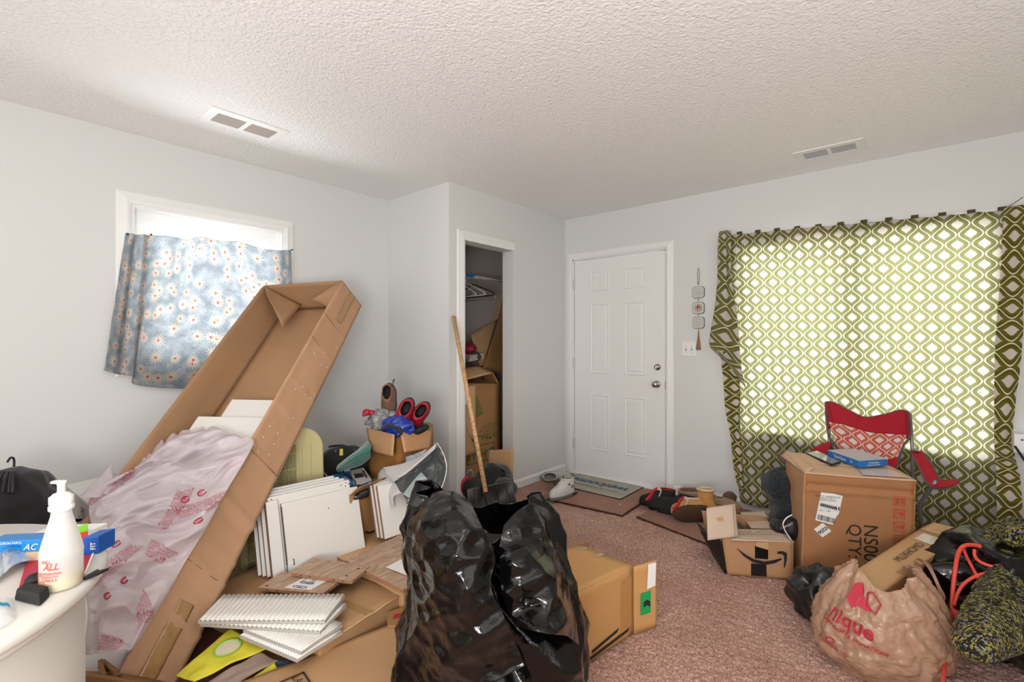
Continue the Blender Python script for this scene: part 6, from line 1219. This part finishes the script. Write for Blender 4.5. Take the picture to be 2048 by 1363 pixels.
# ---------------------------------------------------------------- camp chair
def chair():
    y = 3.72; X = lambda px, py, yy=3.66: ony(px, py, yy)
    t = thing('camp_chair', 'red folding camp chair with patterned back behind the tall carton', 'chair', V((-.28, 3.5, .014))); gm = M('chair_tube', '#8b8e8c', .35, metal=.5); piping = M('grey_piping', '#5c5755', .7)
    TLc, TRc = X(1651, 803), X(1817, 823); mid = X(1728, 836); BLc, BRc = X(1656, 858), X(1822, 880)
    topc = [TLc, X(1668, 805), X(1700, 822), mid + V((0, .03, 0)), X(1768, 829), X(1800, 820), TRc]; botc = [BLc, X(1680, 848), X(1708, 858), X(1732, 866), X(1768, 868), X(1800, 872), BRc]
    fb = lambda u, v: lerp(crv(topc, u), crv(botc, u), v) + V((0, .03 * math.sin(math.pi * u), 0))
    s = sheet('back_band', fb, 50, 14, .003, redf, t)
    for u0 in (0, .91): sheet('corner_patch', lambda u, v: fb(u0 + .09 * u, v) + V((0, -.003, 0)), 8, 8, .002, M('dark_red_fabric', '#8c1026', .8, bump=.3, bs=150), t)
    lowL, lowR = X(1680, 905, 3.62), X(1796, 912, 3.60); b2 = [X(1658, 843), X(1700, 853), X(1740, 864), X(1780, 867), X(1813, 870)]; b3 = [lowL, X(1715, 915, 3.6), X(1740, 925, 3.58), X(1770, 920, 3.6), lowR]
    sheet('patterned_panel', lambda u, v: lerp(crv(b2, u), crv(b3, u), v) + V((0, -.004, 0)), 40, 24, .002, ogeer, t, size=(.36, .2))
    sheet('seat_sling', lambda u, v: lerp(crv(b3, u), crv([X(1690, 950, 3.52), X(1730, 970, 3.50), X(1790, 950, 3.52)], u), v), 30, 20, .003, redf, t)
    for P in ([TLc, X(1652, 830), X(1657, 870), X(1668, 885), X(1690, 925, 3.6)], [TRc, X(1822, 850), X(1820, 872), X(1806, 892), X(1796, 925, 3.6)]): tube('piping', P, .006, piping, t, 6, 30)
    tube('top_piping', [fb(u, 0) for u in np.linspace(0, 1, 20)], .004, piping, t, 6)
    fL, fR = V((-.52, 3.72, .016)), V((-.02, 3.72, .016))
    tube('rear_pole', [X(1656, 810, 3.69), X(1659, 890, 3.69), V((-.53, 3.70, .02))], .009, gm, t, 10); tube('rear_pole', [X(1820, 826, 3.69), X(1825, 905, 3.69), V((-.06, 3.70, .02))], .009, gm, t, 10)
    # right arm
    g = patch([[X(1820, 902, 3.62), X(1843, 903, 3.64)], [X(1838, 935, 3.5), X(1864, 928, 3.52)], [X(1850, 960, 3.38), X(1878, 955, 3.42)], [X(1866, 976, 3.32), X(1888, 960, 3.36)], [X(1892, 977, 3.26), X(1910, 962, 3.30)], [X(1914, 972, 3.24), X(1919, 966, 3.26)]])
    a = sheet('armrest', lambda u, v: g(u, v) + V((0, 0, -.008 * math.sin(v * 5))), 10, 40, .006, redf, t); tube('arm_piping', [g(0, v) for v in np.linspace(0, 1, 24)], .0045, piping, a, 6); tube('arm_piping', [g(1, v) for v in np.linspace(0, 1, 24)], .0045, piping, a, 6)
    lathe('cup_ring', [(.016, 0), (.018, .004), (.014, .008)], X(1831, 905, 3.62), blackm, t, 16)
    tube('front_leg', [X(1872, 962, 3.34), X(1855, 985, 3.40), X(1838, 1010, 3.46), V((.0, 3.60, .02))], .010, gm, t, 10)
    # left arm
    g2 = patch([[X(1640, 890, 3.64), X(1664, 883, 3.66)], [X(1622, 902, 3.56), X(1655, 905, 3.58)], [X(1600, 925, 3.50), X(1640, 920, 3.5)], [X(1578, 920, 3.44), X(1586, 928, 3.42)], [X(1553, 908, 3.36), X(1558, 912, 3.34)]])
    a = sheet('armrest', g2, 10, 36, .006, redf, t); tube('arm_piping', [g2(0, v) for v in np.linspace(0, 1, 24)], .0045, piping, a, 6)
    tube('front_leg', [X(1560, 912, 3.36), X(1585, 935, 3.44), V((-.62, 3.56, .3)), V((-.56, 3.62, .02))], .010, gm, t, 10)
    for a_, b_ in ((V((-.53, 3.70, .03)), V((.0, 3.60, .36))), (V((-.06, 3.70, .03)), V((-.58, 3.60, .36)))): tube('cross_brace', [a_, b_], .008, gm, t, 8)
chair()
# ---------------------------------------------------------------- dark clothes and shoe between the cartons
def dark_clothes():
    T_ = [[at(1533, 952, 2.98), at(1550, 944, 2.92), at(1575, 938, 2.92), at(1598, 936, 2.94)], [at(1533, 975, 2.92), at(1552, 975, 2.84), at(1575, 970, 2.82), at(1598, 965, 2.84)], [at(1545, 996, 2.92), at(1560, 998, 2.86), at(1575, 990, 2.82), at(1598, 990, 2.82)], [at(1553, 1020, 2.9), at(1565, 1022, 2.82), at(1580, 1020, 2.8), at(1598, 1020, 2.8)], [at(1545, 1048, 2.86), at(1565, 1052, 2.78), at(1582, 1050, 2.76), at(1598, 1050, 2.76)]]
    g = patch(T_); o = sheet('jacket', lambda u, v: g(u, v) - FW * (.05 * (turb((u * 2.2, v * 3.5, 7), 1., 3) - .7)), 50, 70, .02, navy, None); tag(o, 'dark navy jacket slumped between the low carton and the tall one', 'jacket')
    tube('seam', [g(u, .02) - FW * .014 for u in np.linspace(0, 1, 10)], .004, M('seam_grey', '#59636b', .8), o, 5); blob('bundle', at(1572, 1010, 3.02) , .10, .12, .17, navy, o, .3, 6, 40, 26)
    tube('grey_band', [at(1575, 934, 3.0), at(1585, 927, 3.0), at(1598, 924, 3.0), at(1604, 930, 3.0)], .014, M('band_grey', '#7b7c78', .8), o, 8, 12)
    p = at(1562, 1052, 2.72); o = blob('boot', p, .055, .07, .045, M('black_leather', '#14171b', .35, bump=.3, bs=40, spec=.6), None, .3, 9, 40, 24, flatb=False); tag(o, 'creased black leather shoe on the rim of the low carton', 'shoe')
    for k in range(4): tube('crease', [at(1548 + 6 * k, 1045 - 3 * k, 2.67), at(1556 + 6 * k, 1052 - 2 * k, 2.655), at(1562 + 6 * k, 1062 - 2 * k, 2.66)], .004, blackm, o, 6, 8)
    p = at(1581, 1058, 2.66); o = blob('shoe', at(1582, 1056, 2.68), .05, .05, .06, blackm, None, .15, 9, 32, 20, flatb=False); tag(o, 'black shoe with white rimmed sole beside the tall carton', 'shoe')
    tube('white_rim', [at(1584, 1029, 2.6), at(1572, 1036, 2.6), at(1566, 1048, 2.6), at(1571, 1062, 2.6), at(1582, 1078, 2.6)], .0035, whitep, o, 6, 20); text('lettering', 'SPORT', at(1577, 1050, 2.6), RT + UP * .45, UP, .018, whitep, o, 0)
dark_clothes()
# ---------------------------------------------------------------- bags at lower right
def rightbags():
    c = at(1650, 1205, 2.22); o = blob('rubbish_bag', (c.x, c.y, .10), .145, .14, .12, M('black_plastic_dull', '#14181a', .3, spec=.6, bump=.4, bs=18, dist=.006), None, .34, 15, 110, 66, hard='v'); tag(o, 'small black rubbish bag wedged behind the tan carrier bag', 'rubbish bag')
    pk = at(1640, 1135, 2.42); tube('tied_ears', [at(1612, 1180, 2.26), at(1626, 1150, 2.3), pk, at(1655, 1150, 2.3), at(1675, 1180, 2.26)], .022, M('black_plastic_dull', '#14181a'), o, 10, 16, flat=.4)
    # tan carrier bag
    def top(th): 
        c, s = math.cos(th), math.sin(th); return .355 + .065 * max(0, math.cos(th - 2.9)) ** 6 + .06 * max(0, math.cos(th + .45)) ** 5 - .09 * max(0, math.sin(th)) ** 2 + .02 * math.sin(4 * th)
    def fn(u, v):
        th = 2 * math.pi * u; c_, s = math.cos(th), math.sin(th); zt = top(th); z = zt * v; k = z / .41
        pr = crv([V((.78, 0, 0)), V((1.03, 0, 0)), V((1.06, 0, 0)), V((.98, 0, 0)), V((.86, 0, 0)), V((.66, 0, 0)), V((.48, 0, 0))], k).x
        p = cs(1.46 + .245 * pr * c_ - .01 * k, 1.90 + .19 * pr * s, z)
        f = turb((c_ * 1.2 + z, z * 5, s * 1.2 + 4), 1.6, 4) - .7; f2 = turb((c_ * 4, z * 9 + c_ * 3, s * 4), 1.7, 3) - .6
        return p + (RT * c_ + FW * s) * ((.030 * f + .012 * f2 + .012 * math.sin(th * 11) * max(0, k - .5)) * min(1, v * 8 + .1))
    tb = sheet('carrier_bag', fn, 170, 110, .0012, tanbag, None, closed=True); tag(tb, 'tan thrift shop carrier bag with red logo at the lower right', 'bag')
    rr = M('logo_red', '#b01f35', .6); H_ = .36; Lc = 1.36
    def on(s, th, z, size, ang=0., **k):
        u0 = (th % (2 * math.pi)) / (2 * math.pi); vs, fs = text_verts(s, **k); out = []; ca, sa = math.cos(ang), math.sin(ang)
        for v in vs:
            x = (v.x * ca - v.y * sa) * size; y = (v.x * sa + v.y * ca) * size; u = u0 + x / Lc; vv = max(.01, min(.99, (z + y) / top(2 * math.pi * u)))
            out.append(fn(u % 1, vv) - ray(1750, 1240) * .006)
        mesh('printed_logo', out, fs, rr, tb)
    th0 = math.radians(212)
    on('nique', th0, .215, .075, -.2, bold=.02); on('THRIFT STORE & DONATIONS', th0, .168, .018, -.22, bold=.02); on('FOLLOW US', th0 - .3, .10, .022, -.2)
    def shape(pts, th, z, nm='printed_logo'):
        P = []
        for x, y in pts:
            u = (th / (2 * math.pi)) + x / Lc; P.append(fn(u % 1, max(.01, min(.99, (z + y) / top(2 * math.pi * u)))) - ray(1750, 1240) * .007)
        return P
    P = shape([(-.02, .045), (.012, .05), (.03, .03), (.03, -.01), (.0, -.035), (-.03, -.01)], th0 + .0, .30); mesh('printed_logo', P, [tuple(range(6))], rr, tb)
    P = shape([(-.015, .03), (.005, .035), (.04, .0), (.02, -.03), (-.01, -.01), (-.015, .03)], th0 + .28, .295); tube('printed_logo', P, .003, rr, tb, 5)
    P = shape([(-.05, .005), (-.03, .015), (.012, -.03), (-.01, -.035), (-.05, -.02)], th0 + .28, .30); mesh('printed_logo', P, [tuple(range(5))], rr, tb)
    P = shape([(.012 * math.cos(a), .012 * math.sin(a)) for a in np.linspace(0, 6.28, 10)], th0 - .28, .125); tube('printed_logo', P, .0025, rr, tb, 5)
    for pts in ([(1836, 1120, 1.95), (1850, 1122, 1.9), (1862, 1140, 1.84), (1874, 1165, 1.82), (1884, 1188, 1.85), (1880, 1200, 1.9)], [(1832, 1122, 1.96), (1836, 1145, 1.9), (1850, 1165, 1.86), (1866, 1180, 1.85), (1880, 1196, 1.86)]):
        Q = [at(*p) for p in pts]; sheet('handle', lambda u, v: crv(Q, v) + (RT * .022 - UP * .012) * (u - .5) * (1 + .3 * math.sin(v * 9)), 6, 30, .002, tanbag, tb)
    Q = [at(1701, 1122, 2.0), at(1715, 1138, 1.94), at(1750, 1155, 1.92), at(1790, 1146, 1.95), at(1800, 1130, 2.0)]
    # contents glimpsed through the thin plastic
    o = blob('clothes_bundle', cs(1.42, 1.92, .14), .16, .12, .12, M('white_cotton', '#cfc2b6', .9), None, .2, 7, 40, 24, ax=(RT, FW, UP)); tag(o, 'pale clothes bundle showing through the tan carrier bag', 'clothes')
    o = blob('clothes_bundle', cs(1.59, 1.88, .12), .10, .12, .11, M('red_cotton', '#b02a30', .9), None, .2, 7, 36, 22, ax=(RT, FW, UP)); tag(o, 'red clothes bundle showing through the tan carrier bag', 'clothes')
    # large black bag
    bag = blob('rubbish_bag', cs(2.14, 1.98, .20), .38, .33, .23, M('black_plastic_bag', '#0b0c0d'), None, .26, 9.5, 180, 110, ax=(RT, FW, UP), hard='v'); tag(bag, 'large glossy black rubbish bag under the knitted sweater at the right edge', 'rubbish bag')
    tr = tree(bag)
    # knitted sweater
    kn = bpy.data.materials.new('speckled_knit'); kn.use_nodes = True; nt = kn.node_tree; N = nt.nodes; L = nt.links; b = N['Principled BSDF']; b.inputs['Roughness'].default_value = .95
    tc = N.new('ShaderNodeTexCoord'); mp = N.new('ShaderNodeMapping'); mp.inputs['Scale'].default_value = (150, 260, 110); mp.inputs['Rotation'].default_value = (.3, .5, .2); L.new(tc.outputs['Object'], mp.inputs[0])
    v = N.new('ShaderNodeTexVoronoi'); v.inputs['Scale'].default_value = 1.; L.new(mp.outputs[0], v.inputs['Vector']); sp = N.new('ShaderNodeSeparateXYZ'); L.new(v.outputs['Color'], sp.inputs[0])
    r = N.new('ShaderNodeValToRGB'); r.color_ramp.interpolation = 'CONSTANT'; e = r.color_ramp.elements; e[0].position = 0; e[0].color = C('#1d1c1a'); e[1].position = .42; e[1].color = C('#8d8a82')
    for ps, cc in ((.6, '#8c8430'), (.72, '#3c3a24'), (.84, '#b7a936')): x = e.new(ps); x.color = C(cc)
    L.new(sp.outputs[0], r.inputs[0]); L.new(r.outputs[0], b.inputs['Base Color']); bp = N.new('ShaderNodeBump'); bp.inputs['Strength'].default_value = 1; bp.inputs['Distance'].default_value = .01; bp.invert = True; L.new(v.outputs['Distance'], bp.inputs['Height']); L.new(bp.outputs[0], b.inputs['Normal'])
    def kd(p): return .008 * abs(nz(p, 75)) + .006 * nz(p, 35)
    G = [[(1985, 1150), (2010, 1125), (2045, 1118), (2085, 1118)], [(1960, 1185), (2000, 1180), (2045, 1175), (2095, 1175)], [(1928, 1250), (1975, 1240), (2040, 1235), (2095, 1235)], [(1925, 1285), (1965, 1290), (2020, 1280), (2090, 1262)], [(1948, 1306), (1975, 1306), (2015, 1292), (2080, 1275)]]
    D = [[2.02, 1.96, 1.98, 2.0], [1.86, 1.84, 1.88, 1.92], [1.72, 1.69, 1.74, 1.8], [1.67, 1.62, 1.68, 1.76], [1.64, 1.61, 1.68, 1.76]]
    g = patch([[at(x, y, D[j][i]) for i, (x, y) in enumerate(r_)] for j, r_ in enumerate(G)])
    sw = sheet('sweater', lambda u, v: g(u, v) - ray(2000, 1220) * (.02 + kd(g(u, v)) + .02 * math.sin(math.pi * u) * math.sin(math.pi * v)), 130, 150, .03, kn, None); tag(sw, 'chunky yellow and black speckled knit sweater draped over the black bag', 'sweater')
    def roll(P, R):
        n = 60; rings = []; P = [at(*p) for p in P]
        for i in range(n + 1):
            p = crv(P, i / n); T = (crv(P, min(1, i / n + .01)) - crv(P, max(0, i / n - .01))).normalized(); a = T.cross(FW).normalized(); b_ = T.cross(a); rr_ = crv([V((x, 0, 0)) for x in R], i / n).x
            rings.append([p + (a * math.cos(k * 2 * math.pi / 40) + b_ * math.sin(k * 2 * math.pi / 40)) * (rr_ + kd(p + V((math.cos(k * .157), math.sin(k * .157), 0)) * .1) * 1.2) for k in range(40)])
        return loft('sleeve', rings, kn, sw)
    roll([(1962, 1108, 2.02), (1980, 1080, 2.08), (2008, 1062, 2.14), (2040, 1056, 2.18), (2075, 1062, 2.2)], [.012, .035, .045, .045, .04]); roll([(1980, 1118, 1.98), (2005, 1122, 1.96), (2030, 1130, 1.98), (2070, 1140, 2.0)], [.02, .045, .05, .05]); roll([(2012, 1085, 2.0), (2030, 1072, 2.0), (2055, 1078, 2.0), (2085, 1090, 2.0)], [.02, .05, .055, .05])
    # red cord
    cm_ = M('coral_cord', '#d8493c', .45); t = thing('extension_cord', 'coral red extension cord looped over the black bag', 'cord', at(1903, 1225, 1.7))
    K = lambda x, y, d=1.8: hit(x, y, tr, .012, d)
    def cord(L_, nm='cable', r_=.0062):
        D_ = [(K(*p) - EYE).dot(FW) for p in L_]
        for _ in range(3): D_ = [min(D_[i], (D_[max(i - 1, 0)] + D_[i] + D_[min(i + 1, len(D_) - 1)]) / 3) for i in range(len(D_))]
        tube(nm, [at(p[0], p[1], d_) for p, d_ in zip(L_, D_)], r_, cm_, t, 10, 60)
    cord([(1962, 1092), (1940, 1089), (1925, 1093), (1916, 1108), (1911, 1135), (1907, 1165), (1905, 1195), (1904, 1218)], r_=.0078); cord([(1904, 1250), (1902, 1275), (1896, 1305), (1889, 1335), (1884, 1375, 1.6)]); cord([(1928, 1098), (1933, 1112), (1945, 1135), (1956, 1155), (1966, 1172)]); cord([(1949, 1098), (1950, 1112), (1962, 1124), (1990, 1134)]); cord([(1985, 1143), (1955, 1150), (1930, 1165), (1916, 1185), (1908, 1210)]); cord([(2036, 1272, 1.66), (2042, 1285, 1.66), (2055, 1310, 1.66)])
    a, b_ = K(1905, 1216), K(1905, 1252); ax = (b_ - a).normalized(); tube('connector', [a - FW * .012, lerp(a, b_, .3) - FW * .012, lerp(a, b_, .8) - FW * .012, b_ - FW * .012], .018, cm_, t, 12, radii=[.012, .019, .021, .017])
    for k in range(5): tube('grip_ridge', [lerp(a, b_, .3 + .1 * k) - RT * .019 - FW * .024, lerp(a, b_, .3 + .1 * k) - FW * .034, lerp(a, b_, .3 + .1 * k) + RT * .019 - FW * .024], .002, M('cord_shade', '#a93326', .5), t, 5)
rightbags()
# small bits on carpet
LIT = ('white scrap of litter on the carpet right of the big black bag', 'clear white scrap between the two carpet offcuts', 'white scrap at the foot of the smile arrow carton', 'tiny white scrap before the white sneaker', 'tiny white scrap on the carpet offcut below the doormat', 'tiny white scrap left of the smile arrow carton')
for i, (x, y) in enumerate(((1185, 1041), (1258, 1050), (1540, 1160), (1150, 1010), (1240, 1008), (1420, 1130))):
    p = onz(x, y, .018 if i == 4 else .002); o = blob('paper_scrap', p, .007, .006, .003, whitep, None, .5, 60, 10, 8, flatb=False); tag(o, LIT[i], 'litter', 'white scraps on the carpet')
# bracket at far right edge
def bracket():
    t = thing('wall_bracket', 'white bracket with a black stick at the right edge by the curtain', 'bracket', ony(2040, 880, YF - .02)); p = ony(2038, 885, 3.72)
    box('plate', (p.x - .02, 3.70, p.z - .05), (p.x + .08, YF, p.z + .05), trimm, t); tube('rod', [ony(2030, 892, 3.68), ony(2056, 930, 3.6)], .006, ink, t, 8); lathe('screw', [(.006, 0), (.004, .003)], (p.x + .01, 3.70, p.z + .02), grey, t, 10, (0, -1, 0))
bracket()
for o in list(bpy.data.objects):
    if 'base_' in o: del o['base_']
